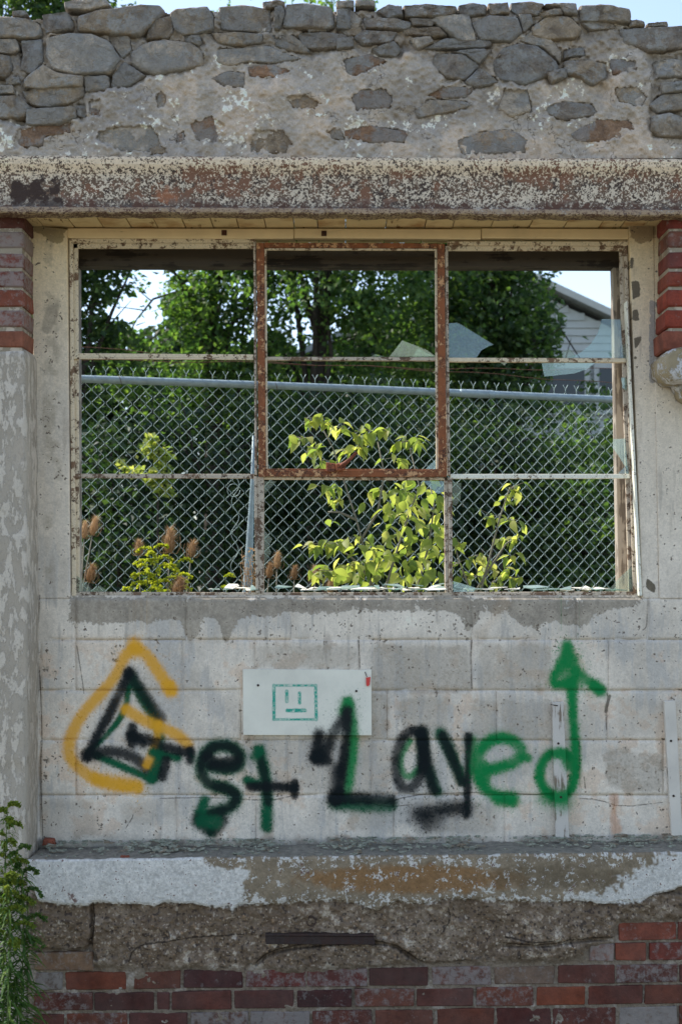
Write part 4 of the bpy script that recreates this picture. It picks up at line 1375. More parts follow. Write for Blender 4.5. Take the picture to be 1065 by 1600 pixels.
mb.pbox(1044, 333.5, 1338, 552, YP + .008, .158)
mb.build('mortar', M['joint'], rp)
for j_, (pl, yf, bl) in enumerate((([(1030, 560), (1040, 547), (1070, 541), (1340, 541), (1340, 600), (1080, 597), (1050, 598), (1036, 590), (1029, 576)], .012, .03),
                                   ([(1052, 598), (1072, 592), (1150, 594), (1150, 640), (1080, 632), (1062, 622)], .09, .03))):
    vs, fs = stone_mesh(pl, yf, .16 - yf, bl, 900 + j_)
    mb = MB()
    mb.add(vs, fs, True)
    mb.build('cement_lump', M['cement'], rp)

# ------------------------------------------------------------------ ledge
lg = thing('concrete_ledge', (0, 0, .6), 'concrete ledge under the block wall, white paint peeling off its front face', 'ledge', kind='thing')
def ledge():
    n = 700
    px = np.linspace(43, 1340, n)
    top = 1345 - .0115 * px
    nz = fbm(16, n, 10, 4, .6, 95)
    bot = ledge_bottom(px) + 1.2 * nz[3]
    rows = []
    X0, _, Z0 = Pn(px, top, np.full(n, YL))
    for Y in (.172, .12, .05, -.01, -.045):
        rows.append(np.stack([X0, np.full(n, Y), Z0 + .0015 * nz[len(rows)]], -1))
    rows.append(np.stack([X0, np.full(n, YL + .004) + .001 * nz[6], Z0 - .001], -1))
    for t in (.04, .12, .3, .5, .7, .85, .95, 1.0):
        py = top + (bot - top) * t
        X, Y, Z = Pn(px, py, YL + .0014 * nz[min(15, int(7 + t * 8))] + (.004 if t == 1.0 else 0) - .002 * math.sin(t * 3.1))
        rows.append(np.stack([X, Y, Z], -1))
    q = rows[-1].copy()
    q[:, 1] = YB + .02
    q[:, 2] += .006
    rows.append(q)
    tp_ = np.concatenate(rows[:5])
    i = (np.arange(4)[:, None] * n + np.arange(n - 1)[None, :]).ravel()
    rawmesh('ledge_top', M['ledgetop'], lg, tp_, np.stack([i, i + n, i + n + 1, i + 1], -1), smooth=False)
    co = np.concatenate(rows[4:])
    h = len(rows) - 4
    i = (np.arange(h - 1)[:, None] * n + np.arange(n - 1)[None, :]).ravel()
    f = np.stack([i, i + n, i + n + 1, i + 1], -1)
    rawmesh('ledge_block', M['found'], lg, co, f, smooth=False)
    h += 4
    cap = [tuple(rows[k][0]) for k in range(h)]
    mb = MB()
    mb.add(cap, [tuple(range(h))])
    mb.build('ledge_end', M['found'], lg, recalc=False)
ledge()

# ------------------------------------------------------------------ foundation: rough concrete and brick courses
fd = thing('brick_foundation', (0, 0, 0), 'dark red brick courses under crumbling pebbly concrete at the foot of the wall', 'foundation', kind='thing')
def foundation():
    xs = np.arange(44, 1341, 2.0)
    ys = np.arange(1374, 1720, 2.0)
    PX, PY = np.meshgrid(xs, ys)
    PX = PX.astype(np.float32)
    PY = PY.astype(np.float32)
    h, w = PX.shape
    med = fbm(h, w, 18, 5, .6, 101)
    fine = fbm(h, w, 3, 2, .8, 102)
    big = fbm(h, w, 50, 3, .5, 103)
    m = blur(polymask(PX + 2.5 * med, PY + 2.0 * fine, CONC).astype(np.float32), 1.2)
    cr = np.zeros((h, w), np.float32)
    for ln in ([(50, 1486), (90, 1487), (132, 1485), (142, 1478)], [(574, 1472), (616, 1478), (634, 1490), (659, 1508), (692, 1508), (728, 1504)],
               [(700, 1506), (640, 1511), (560, 1514)], [(788, 1477), (850, 1480), (900, 1470), (958, 1468)], [(143, 1415), (146, 1450), (140, 1478), (150, 1500)],
               [(400, 1508), (420, 1490), (470, 1478), (560, 1472)]):
        cr = np.maximum(cr, sst(polydist(PX, PY, smoothline(ln, 1)) + .9 * np.abs(med), 5.5, .8))
    Y = YB + (1 - m) * (.0072 + .0030 * med + .001 * fine) + m * (-.016 - .006 * med - .003 * fine - .004 * big) + cr * .034 * m
    X, Yv, Z = Pn(PX, PY, Y)
    co = np.stack([X, Yv, Z], -1).reshape(-1, 3)
    i = (np.arange(h - 1)[:, None] * w + np.arange(w - 1)[None, :]).ravel()
    f = np.stack([i, i + w, i + w + 1, i + 1], -1)
    rawmesh('rough_concrete', M['found'], fd, co, f, smooth=True)
foundation()
mb = MB()
mb.pbox(44, 1396, 1340, 1715, YB + .06, .28)
mb.build('wall_core', M['joint'], fd)
BR = [(1521, 1549, [(55, 98), (102, 197), (209, 282), (287, 379), (384, 478), (480, 573), (577, 669), (675, 767), (772, 866), (871, 960), (963, 1058), (1062, 1155)]),
      (1554, 1582, [(53, 144), (147, 240), (245, 265), (268, 361), (366, 459), (464, 549), (554, 646), (651, 739), (744, 833), (838, 914), (919, 1004), (1007, 1092)]),
      (1587, 1615, [(53, 100), (104, 198), (202, 292), (297, 387), (391, 484), (488, 581), (586, 676), (683, 772), (776, 860), (864, 962), (968, 1058), (1062, 1155)]),
      (1620, 1648, [(53, 144), (149, 240), (245, 336), (341, 432), (437, 528), (533, 624), (629, 720), (725, 816), (821, 912), (917, 1008), (1013, 1104)]),
      (1653, 1681, [(53, 100), (104, 198), (202, 292), (297, 387), (391, 484), (488, 581), (586, 676), (683, 772), (776, 860), (864, 962), (968, 1058), (1062, 1155)])]
FREDS = [(88, 50, 42), (82, 46, 42), (96, 56, 44), (76, 46, 42), (90, 56, 46), (84, 52, 46)]
SPEC = {(0, 0): ((100, 90, 84), .8), (0, 1): ((104, 60, 46), .15), (0, 8): ((112, 96, 84), .45), (0, 7): ((98, 66, 58), .75), (1, 9): ((118, 62, 40), .1), (2, 3): ((98, 74, 66), .7), (2, 10): ((116, 104, 96), .9), (2, 9): ((92, 52, 44), .4), (0, 3): ((70, 40, 40), .3), (1, 5): ((60, 34, 34), .35), (0, 10): ((92, 58, 52), .6), (0, 4): ((92, 46, 42), .55), (0, 5): ((90, 46, 42), .6), (2, 4): ((100, 80, 74), .9)}
for ri, (a, b, lst) in enumerate(BR):
    for ci, (x0, x1) in enumerate(lst):
        c, w = SPEC.get((ri, ci), (R.choice(FREDS), R.choice([.1, .2, .3, .5])))
        o = brick(x0, a - .0125 * x0, x1, b - .0125 * x0, YB, .10, c, w, fd, -.0125, .003, KL * .82)
    x = lst[-1][1] + 4
    while x < 1330:
        brick(x, a - .0125 * x, x + 91, b - .0125 * x, YB, .10, R.choice(FREDS), .3, fd, -.0125, .003, KL * .82)
        x += 96
brick(54, 1489, 146, 1517, YB - .004, .1, (106, 86, 68), .5, fd, 0, .004, KL)
brick(966, 1443, 1056, 1470, YB, .1, (104, 58, 46), .35, fd, -.01, .003, KL)
brick(1060, 1442, 1150, 1469, YB, .1, (96, 52, 42), .3, fd, -.01, .003, KL)
brick(962, 1474, 1009, 1502, YB, .1, (110, 62, 48), .2, fd, -.01, .003, KL)
brick(1014, 1474, 1100, 1501, YB, .1, (92, 44, 36), .5, fd, -.01, .003, KL)
brick(921, 1476, 959, 1503, YB + .001, .1, (116, 92, 84), .75, fd, -.01, .003, KL)
mb = MB()
mb.quadbox([(414, 1463), (584, 1464), (586, 1477), (415, 1476)], YB - .036, .05)
mb.quadbox([(414, 1460), (584, 1461), (584, 1464), (414, 1463)], YB - .040, .05)
mb.build('iron_strip', M['iron'], fd, bevel=.0015)
mb = MB()
mb.tube([P(486 + 7 * math.cos(a), 1440 + 8 * math.sin(a), YB - .03 - .002 * a) for a in np.linspace(-2.2, 3.2, 12)], .0022, 6)
mb.build('iron_hook', M['iron'], fd)

# ------------------------------------------------------------------ timber lintel and stile on the inner side of the opening
tl = MB()
tl.quadbox([(112, 380), (990, 381), (990, 417), (112, 415)], .34, .075)
tag(tl.build('timber_lintel', M['darkwood'], None, bevel=.003), 'timber lintel coloured backlit dark across the inner side of the window opening', 'timber beam', kind='thing')
tj = MB()
tj.quadbox([(957, 417.5), (976, 417.5), (986, 934), (966, 934)], .345, .055)
tag(tj.build('timber_stile', M['oldwood'], None, bevel=.002), 'bare grey upright timber behind the window edge nearest the brick stub', 'timber post', kind='thing')
tj = MB()
tj.quadbox([(109, 417.5), (123, 417.5), (124, 934), (112, 934)], .345, .055)
tag(tj.build('timber_stile', M['oldwood'], None, bevel=.002), 'bare grey upright timber behind the window edge beside the plain jamb', 'timber post', kind='thing')
sb = MB()
a0 = P(112, 933, YF - .02)
sb.box((P(109, 933, YF)[0], YF - .012, a0[2] - .035), (P(1000, 933, YF)[0], .405, P(500, 930.5, YF)[2]))
sb.build('sill', M['wall'], bw, bevel=.003)

# ------------------------------------------------------------------ steel window
wn = thing('steel_window', (0, YF, 1.7), 'nine light steel window with a rusted centre sash and nearly all panes smashed', 'window', kind='thing')
def bar(name, quads, mat, parent=wn, bev=.0012):
    mb = MB()
    for q, Y, d in quads:
        mb.quadbox(q, Y, d)
    return mb.build(name, M[mat], parent, bevel=bev)
def vb(x0, x1, y0, y1, b0=None, b1=None):
    b0 = x0 if b0 is None else b0
    b1 = x1 if b1 is None else b1
    return [(x0, y0), (x1, y0), (b1, y1), (b0, y1)]
bar('outer_frame', [(vb(108, 113.5, 373, 931, 112, 119), YF - .012, .03), (vb(114, 121.5, 380, 929, 119.5, 124), YF + .004, .014)], 'frame')
bar('outer_frame', [(vb(108, 397, 372.5, 378.5), YF - .011, .03), (vb(114, 397, 379, 387.5), YF + .004, .014)], 'frame')
bar('outer_frame', [([(699, 376.5), (982, 377), (982, 383.5), (699, 382.5)], YF - .011, .03), (vb(699, 976, 384, 391), YF + .004, .014)], 'frame')
bar('outer_frame', [(vb(974, 979.5, 377, 931, 989, 997), YF - .009, .03), (vb(967, 974, 384, 929, 982, 989), YF + .006, .014)], 'framegrey')
bar('sunlit_edge_flange', [([(978, 470), (980, 470), (1003, 931), (998, 931)], YF - .044, .05)], 'framewhite')  # white colour paints the sunlit line along this flange
bar('bottom_rail', [([(111, 924.5), (400, 926), (400, 931.5), (111, 930.5)], YF - .008, .032), ([(400, 926), (1002, 924.5), (1002, 930.5), (400, 931.5)], YF - .0081, .032)], 'framegrey')
bar('mullion', [(vb(395.5, 399.5, 376, 742, 398, 401.5), YF - .013, .03), (vb(399.5, 412, 744.5, 927, 402.5, 412), YF - .010, .034), (vb(396.5, 401, 744.5, 927, 399.5, 404), YF - .016, .008)], 'framegrey')
bar('mullion', [(vb(694.5, 699.5, 384, 742, 699, 703), YF - .012, .03), (vb(694, 699, 746.5, 927, 695, 701), YF - .004, .03), (vb(699.5, 706, 746.5, 927, 701.5, 707), YF - .012, .03)], 'framegrey')
bar('glazing_bar', [([(114, 551.5), (396, 553.5), (396, 559.5), (114, 558)], YF - .005, .022), ([(114, 558), (396, 559.5), (396, 562), (114, 560.5)], YF - .009, .012)], 'frame')
bar('glazing_bar', [([(413, 557), (683, 558), (683, 563.5), (413, 562.5)], YF - .006, .022)], 'framegrey')
bar('glazing_bar', [([(699, 558.5), (977, 559.5), (978, 566), (699, 565)], YF - .006, .022)], 'frame')
bar('glazing_bar', [([(117, 740), (397, 740.5), (397, 747.5), (117, 746.5)], YF - .006, .022)], 'framegrey')
bar('glazing_bar', [([(703, 740.5), (983, 740.5), (984, 747.5), (704, 748)], YF - .006, .022)], 'framewhite')
bar('transom', [([(401, 745.5), (700, 746), (700, 750), (401, 749)], YF - .004, .024)], 'frame')
sh = bar('sash', [(vb(400.5, 412.5, 379, 744.5, 404, 415), YF - .024, .03)], 'rust')
bar('stile', [(vb(683, 694, 380, 744.5, 685, 697.5), YF - .024, .03), ], 'rust', sh)
bar('top_rail', [([(413, 378.5), (683, 379.5), (683, 387), (413, 386)], YF - .023, .03)], 'rust', sh)
bar('bottom_rail', [([(415, 734), (685, 735), (685, 744.8), (415, 744)], YF - .025, .032), ([(415, 732), (685, 733), (685, 734.5), (415, 734)], YF - .018, .02)], 'rust', sh)
bar('inner_lip', [(vb(412.7, 416, 388, 733, 415.2, 418.3), YF - .014, .015), (vb(679, 682.8, 388, 733, 681, 684.8), YF - .014, .015), ([(416, 387.2), (679, 388), (679, 390.5), (416, 390)], YF - .013, .015)], 'frame', sh)
hd = bar('handle', [([(509, 722), (524, 724), (524, 737), (509, 737)], YF - .04, .014), ([(524, 724.5), (541, 721), (539, 734), (524, 735.5)], YF - .045, .012)], 'handle', wn, .003)
mb = MB()
mb.tube([P(532, 728, YF - .048), P(540, 723, YF - .055), P(548, 716, YF - .06), P(554, 709.5, YF - .06), P(557, 707, YF - .06)], [.008, .0085, .0065, .0055, .007], 8)
mb.build('lever', M['handle'], hd)

# broken panes still standing in the frame
def shard(poly, Y=YF + .002, th=.003, tilt=0.0, parent=wn, mat='glass'):
    mb = MB()
    fr = []
    ym = max(p[1] for p in poly)
    for x, y in poly:
        X, Yv, Z = P(x, y, Y)
        fr.append((X, Yv + (ym - y) / 400 * tilt, Z))
    mb.prism3(fr, th)
    return mb.build('glass_shard', M[mat], parent)
SH = [[(699, 504), (714, 503), (722, 507), (771, 538), (762, 541), (752, 547), (744, 559), (700, 559)],
      [(941, 497), (976, 498), (977, 559), (886, 558), (905, 552), (922, 538), (934, 520)],
      [(878, 550), (889, 545), (899, 556), (896, 559), (878, 559)],
      [(846, 567), (930, 566), (918, 576), (898, 583), (872, 586), (850, 588)],
      [(608, 557), (628, 532), (650, 540), (667, 547), (681, 557)], [(645, 557), (652, 544), (663, 549), (681, 557)], [(579, 557), (586, 553), (600, 557)],
      [(781, 566), (792, 566), (788, 571)],
      [(413, 828), (426, 843), (419, 853), (424, 863), (415, 878), (413, 885)], [(413, 752), (432, 752), (420, 765), (413, 772)],
      [(660, 751), (696, 752), (697, 765), (684, 772), (674, 764)], [(664, 733), (682, 716), (682, 733)],
      [(707, 752), (720, 755), (719, 780), (712, 790), (707, 788)], [(958, 686), (977, 685), (980, 735), (966, 712), (957, 700)],
      [(948, 925), (966, 904), (988, 884), (990, 925)], [(970, 590), (980, 590), (982, 612), (972, 606)], [(965, 740), (983, 722), (984, 740)],
      [(118, 926), (120, 900), (132, 908), (142, 920), (150, 926)], [(135, 926), (156, 915), (168, 924)],
      [(708, 925), (708, 908), (722, 912), (742, 918), (740, 925)]]
for i_, s_ in enumerate(SH):
    shard(s_, tilt=R.uniform(-.15, .15), Y=YF + .0015 + .0004 * (i_ % 5))

# loose splinters of glass along the sill, half coloured white for sun glare
zs = P(500, 929.5, YF + .03)[2]
LAB = 'splinter of broken pane lying flat on the window sill'
for i in range(84):
    px = R.uniform(420, 965) if i > 8 else R.uniform(330, 400)
    Y = R.uniform(YF - .015, YF + .05)
    L = R.uniform(.015, .06)
    Wd = R.uniform(.008, .02)
    n = R.choice([3, 4, 5])
    an = sorted(R.uniform(0, 6.28) for _ in range(n))
    X = P(px, 925, Y)[0]
    ro, ti = R.uniform(-.2, .2), R.uniform(-.6, .6)
    z0 = P(500, 924.0, YF)[2] + R.uniform(0, .006)
    fr = []
    for a in an:
        lx, ly = L * math.cos(a) + ro * Wd * math.sin(a), Wd * math.sin(a)
        fr.append((X + lx, Y + ly, z0 + max(-.001, abs(ti) * (ly + Wd) + .1 * (lx * ro + L * abs(ro)) + R.uniform(0, .004))))
    bk = [(x, y, z + .003) for x, y, z in fr]
    mb = MB()
    mb.add(fr + bk, [tuple(range(n))[::-1], tuple(range(n, 2 * n))] + [(k, (k + 1) % n, n + (k + 1) % n, n + k) for k in range(n)])
    o = mb.build('glass_splinter', M['glass2'] if i % 2 else M['framewhite'])
    tag(o, LAB, 'broken glass', 'splinters of glass along the window sill')

# crushed glass and crumbs of mortar on the ledge
def debris():
    mb = MB()
    Xa, Xb = P(60, 1340, 0)[0], P(1180, 1340, 0)[0]
    for i in range(1100):
        X = R.uniform(Xa, Xb)
        Y = YW - abs(R.gauss(0, .085))
        if Y < YL + .012:
            continue
        px = proj(X, 0, .7)[0]
        zt = P(px, 1345 - .0115 * px, YL)[2] + .001 + max(0, .022 - (YW - Y) * .14)
        if math.sin(X * 7.3) + math.sin(X * 17.1 + 1) + R.gauss(0, .8) < -.9:
            continue
        s = .003 + .016 * R.random() ** 2.2
        n = R.choice([3, 4])
        ro, a0 = R.uniform(-.5, .5), R.uniform(0, 6)
        tx, ty = R.gauss(0, .12), R.gauss(0, .15)
        fr = [(X + s * math.cos(a0 + k * 6.28 / n) * R.uniform(.7, 1.5), Y + s * .7 * math.sin(a0 + k * 6.28 / n), 0) for k in range(n)]
        fr = [(x, min(y, YW - .001), zt + (x - X) * tx + (y - Y) * ty) for x, y, _ in fr]
        h = R.uniform(.002, .005)
        bk = [(x, y, z + h) for x, y, z in fr]
        mb.add(fr + bk, [tuple(range(n))[::-1], tuple(range(n, 2 * n))] + [(k, (k + 1) % n, n + (k + 1) % n, n + k) for k in range(n)])
    g = G('ledge debris')
    n1 = g.noise(60, 3, g.pos(), .6)
    n2 = g.noise(17, 2, g.pos(), .6)
    c = g.mix(g.rng(n1, .35, .65), C(92, 98, 90, 1.3), C(140, 148, 138, 1.3))
    c = g.mix(g.rng(n2, .55, .62, 0, .8), c, C(110, 96, 82, 1.2))
    mt = g.finish(c, .35, spec=.5)
    o = mb.build('glass_debris', mt, None)
    tag(o, 'crushed green glass and mortar crumbs along the back of the ledge', 'debris', kind='stuff')
debris()
for i, (x, y, w_, h_) in enumerate(((76, 1316, 10, 5), (196, 1342, 11, 3))):
    vs, fs = stone_mesh([(x - w_, y + h_), (x - w_ * .8, y - h_), (x + w_ * .7, y - h_ * .8), (x + w_, y + h_)], YW - .03 if i == 0 else YL + .03, .03, .008, 700 + i)
    mb = MB()
    mb.add(vs, fs, True)
    o = mb.build('brick_fragment', M['brick'])
    o.color = C(132, 74, 56, 1.3)[:3] + (.1,)
    tag(o, ('small red brick chip in the corner where ledge meets pillar', 'red brick crumb lying at the ledge edge among glass')[i], 'brick chip')

# ------------------------------------------------------------------ board and battens fixed to the wall
bd = thing('painted_board', P(480, 1150, YW - .012), 'white board with a square teal face drawn on it', 'board', kind='thing')
mb = MB()
mb.quadbox([(379, 1046), (580, 1047), (580.5, 1149.5), (380, 1149)], YW - .019, .017)
mb.build('panel', M['board'], bd, bevel=.0012)
def nail(x, y, Y, parent, r=1.9):
    mb = MB()
    a = [P(x + r * math.cos(t), y + r * math.sin(t), Y) for t in np.linspace(0, 5.5, 8)]
    mb.prism3(a, .004)
    mb.build('nail', M['nail'], parent)
nail(403, 1071, YW - .021, bd)
nail(556.5, 1080, YW - .021, bd)
mb = MB()
mb.tube([P(570, 1050, YW - .021), P(573, 1058, YW - .024)], .0014, 5)
mb.build('bent_nail', M['nail'], bd)
mb = MB()
mb.prism([(571.5, 1059), (578.5, 1058), (577.5, 1070), (574, 1073), (572, 1071)], YW - .026, .003)
tag(mb.build('red_tag', M['redtag']), 'small torn red tag hanging on a nail at the board corner', 'tag')
b1 = thing('wood_batten', P(878, 1310, YW - .012), 'bare worn batten crossed by the green painted ring of the letter d', 'batten', 'wooden battens nailed to the block wall', 'thing')
mb = MB()
mb.quadbox([(862, 1098), (880, 1097), (889, 1310), (868, 1310)], YW - .024, .021)
mb.build('strip', M['batten'], b1, bevel=.0015)
for p in ((872, 1162), (876, 1246)):
    nail(*p, YW - .026, b1)
mb = MB()
mb.tube([P(860, 1101, YW - .02), P(871, 1103, YW - .03)], .0018, 5)
mb.build('nail', M['nail'], b1)
b2 = thing('wood_batten', P(1050, 1306, YW - .012), 'white painted batten with chipped edges, clear of the graffiti', 'batten', 'wooden battens nailed to the block wall', 'thing')
mb = MB()
mb.quadbox([(1037, 1096), (1055, 1095), (1066, 1306), (1049, 1307)], YW - .026, .023)
mb.build('strip', M['batten2'], b2, bevel=.0015)
for p in ((1048, 1158), (1052, 1244)):
    nail(*p, YW - .028, b2)

# ================================================================== BEHIND THE WALL
# ------------------------------------------------------------------ chain link fence
FX0, FY0, FX1, FY1 = -1.357, 2.0, 1.571, 2.8
fdir = Vector((FX1 - FX0, FY1 - FY0, 0)).normalized()
fnor = Vector((-fdir.y, fdir.x, 0))
def FPt(s, z, off=0.0):
    """s metres along the fence from its left reference point"""
    p = Vector((FX0, FY0, 0)) + fdir * s + fnor * off
    return (p.x, p.y, z)
fc = thing('chain_link_fence', FPt(1.5, .7), 'galvanised chain link fence with twisted wire tips above its top rail', 'fence', kind='thing')
RZ = 2.782
mb = MB()
mb.tube([FPt(s, RZ + .004 * math.sin(s * 1.3)) for s in np.linspace(-3.2, 6.4, 22)], .0205, 14)
rail = mb.build('top_rail', M['galv'], fc)
mb = MB()
mb.tube([FPt(2.10, RZ + .001), FPt(2.11, RZ + .001), FPt(2.30, RZ), FPt(2.31, RZ)], [.021, .0235, .0235, .021], 14)
mb.build('sleeve', M['galv'], rail)
def fence_wire(ph):
    mb = MB()
    pts = []
    n = 59
    st = .0355
    a = .01775
    for k in range(n):
        z = -k * st
        s = a if (k + ph) % 2 else -a
        pts.append((s, z))
    out = []
    rr = random.Random(ph)
    for k, (s, z) in enumerate(pts):
        sg = 1 if s > 0 else -1
        out.append(fdir * (s - sg * .004) + fnor * (.0022 * sg) + Vector((0, 0, z + .0045)))
        out.append(fdir * (s - sg * .004) - fnor * (.0022 * sg) + Vector((0, 0, z - .0045)))
    mb.tube(out, .0015, 4)
    if ph:
        return mb
    sg = 1 if pts[0][0] > 0 else -1
    b = fdir * (a * sg) + Vector((0, 0, .004))
    for q, e in ((1, .012), (-1, -.012)):
        mb.tube([b, b + Vector((0, 0, .022)) + fnor * .002 * q, b + Vector((0, 0, .034)) + fdir * e * .6, b + Vector((0, 0, .048)) + fdir * e * 1.25], .0015, 4)
    return mb
fw = fence_wire(0).build('wire', M['wire'], fc)
fw2 = fence_wire(1).build('wire', M['wire'], fc)
base_off = Vector(fw.location)
off2 = Vector(fw2.location)
w0 = Vector(FPt(0, RZ + .018)) - Vector(fc.location) + base_off + Vector(fc.location)
k = 0
for i in range(-26, 112):
    s = i * .0355 + R.uniform(-.0006, .0006)
    src = (fw, fw2)[i % 2]
    o = src if k < 2 else src.copy()
    if k >= 2:
        COL.objects.link(o)
        o.parent = fc
    c = Vector(FPt(s, RZ + .018 + R.uniform(-.003, .003)))
    o.location = c + (base_off, off2)[i % 2]
    o.rotation_euler = (R.uniform(-.002, .002), R.uniform(-.004, .004), 0)
    k += 1
mb = MB()
for s in (.18, 1.02, 2.25, 3.1):
    c = Vector(FPt(s, RZ))
    mb.tube([c + fdir * (.006 * t) + fnor * (.0225 * math.cos(t)) + Vector((0, 0, .0225 * math.sin(t))) for t in np.linspace(0, 6.4, 14)], .0016, 4)
mb.build('tie_wire', M['rustwire'], fc)
for z, dz in ((RZ + .10, .03), (RZ + .17, -.04)):
    mb = MB()
    mb.tube([FPt(s, z + dz * math.sin(s * 1.1) + .006 * math.sin(s * 9), .01) for s in np.linspace(-3, 6, 60)], .0016, 4)
    mb.build('barbed_wire', M['rustwire'], fc)
mb = MB()
mb.tube([P(396, 680, 2.17), P(394, 760, 2.17), P(390, 850, 2.17), P(386, 935, 2.17), P(384, 1020, 2.17)], [.006, .011, .020, .028, .032], 12)
bp = mb.build('brace_post', M['galv'], fc)
mb = MB()
mb.tube([P(368 + 6 * math.sin(t * 2.1) - t * .2, 745 + t * 17, 2.12) for t in np.linspace(0, 9, 40)], .0016, 4)
mb.tube([P(365 + 10 * math.cos(t), 766 + 10 * math.sin(t), 2.11) for t in np.linspace(0, 5.5, 14)], .0016, 4)
mb.build('loose_wire', M['wire'], fc)

# ------------------------------------------------------------------ gabled house beyond the trees
YH = 15.0
hz = thing('gabled_house', P(900, 900, YH), 'pale clapboard house with a grey gable roof rising beyond the trees', 'house', kind='thing')
def hp(x, y, Y=YH):
    return P(x, y, Y)
apex = hp(775, 419)
eR = (hp(775, 419)[0] + 4.6, YH, hp(775, 419)[2] - 4.6 * .474)
eL = (apex[0] - 4.6, YH, eR[2])
zb = .7
mb = MB()
mb.prism3([(eL[0] + .35, YH + .03, zb), (eR[0] - .35, YH + .03, zb), (eR[0] - .35, YH + .03, eR[2] + .1), (apex[0], YH + .03, apex[2] - .08), (eL[0] + .35, YH + .03, eL[2] + .1)], 8)
mb.build('wall', M['siding'], hz)
zrow = 3.4
while zrow < apex[2] - .2:
    hw = min(4.25, (apex[2] - .1 - zrow - .06) / .474)
    if hw > .1:
        mb = MB()
        mb.add([(apex[0] - hw, YH, zrow), (apex[0] + hw, YH, zrow), (apex[0] + hw, YH + .03, zrow), (apex[0] - hw, YH + .03, zrow),
                (apex[0] - hw, YH + .022, zrow + .112), (apex[0] + hw, YH + .022, zrow + .112), (apex[0] + hw, YH + .03, zrow + .112), (apex[0] - hw, YH + .03, zrow + .112)],
               [(0, 3, 2, 1), (4, 5, 6, 7), (0, 1, 5, 4), (1, 2, 6, 5), (2, 3, 7, 6), (3, 0, 4, 7)])
        mb.build('clapboard', M['siding'], hz)
    zrow += .115
mb = MB()
mb.box((eL[0] + .34, YH - .02, zb), (eR[0] - .34, YH + .03, 3.38))
mb.build('brick_storey', M['housebrick'], hz)
for e, nx in ((eR, 1), (eL, -1)):
    mb = MB()
    t = .09
    mb.add([(apex[0], YH - .2, apex[2] + .12), (e[0], YH - .2, e[2] + .12), (e[0], YH + 8.4, e[2] + .12), (apex[0], YH + 8.4, apex[2] + .12),
            (apex[0], YH - .2, apex[2] + .12 - t), (e[0], YH - .2, e[2] + .12 - t), (e[0], YH + 8.4, e[2] + .12 - t), (apex[0], YH + 8.4, apex[2] + .12 - t)],
           [(0, 3, 2, 1), (4, 5, 6, 7), (0, 1, 5, 4), (1, 2, 6, 5), (2, 3, 7, 6), (3, 0, 4, 7)])
    rf = mb.build('roof', M['roof'], hz)
    mb = MB()
    mb.add([(apex[0], YH - .22, apex[2] + .14), (e[0], YH - .22, e[2] + .14), (e[0], YH - .202, e[2] + .14), (apex[0], YH - .202, apex[2] + .14),
            (apex[0], YH - .22, apex[2] + .03), (e[0], YH - .22, e[2] + .03), (e[0], YH - .202, e[2] + .03), (apex[0], YH - .202, apex[2] + .03)],
           [(0, 3, 2, 1), (4, 5, 6, 7), (0, 1, 5, 4), (1, 2, 6, 5), (2, 3, 7, 6), (3, 0, 4, 7)])
    mb.build('fascia', M['trimw'], rf)
for x0, x1 in ((842, 912), (935, 1005)):
    a, b = hp(x0, 576), hp(x1, 640)
    mb = MB()
    mb.box((a[0] - .08, YH - .05, b[2] - .08), (b[0] + .08, YH - .02, a[2] + .08))
    f_ = mb.build('window', M['siding'], hz)
    mb = MB()
    mb.box((a[0], YH - .06, b[2]), (b[0], YH - .05, a[2]))
    mb.build('pane', M['pane'], f_)

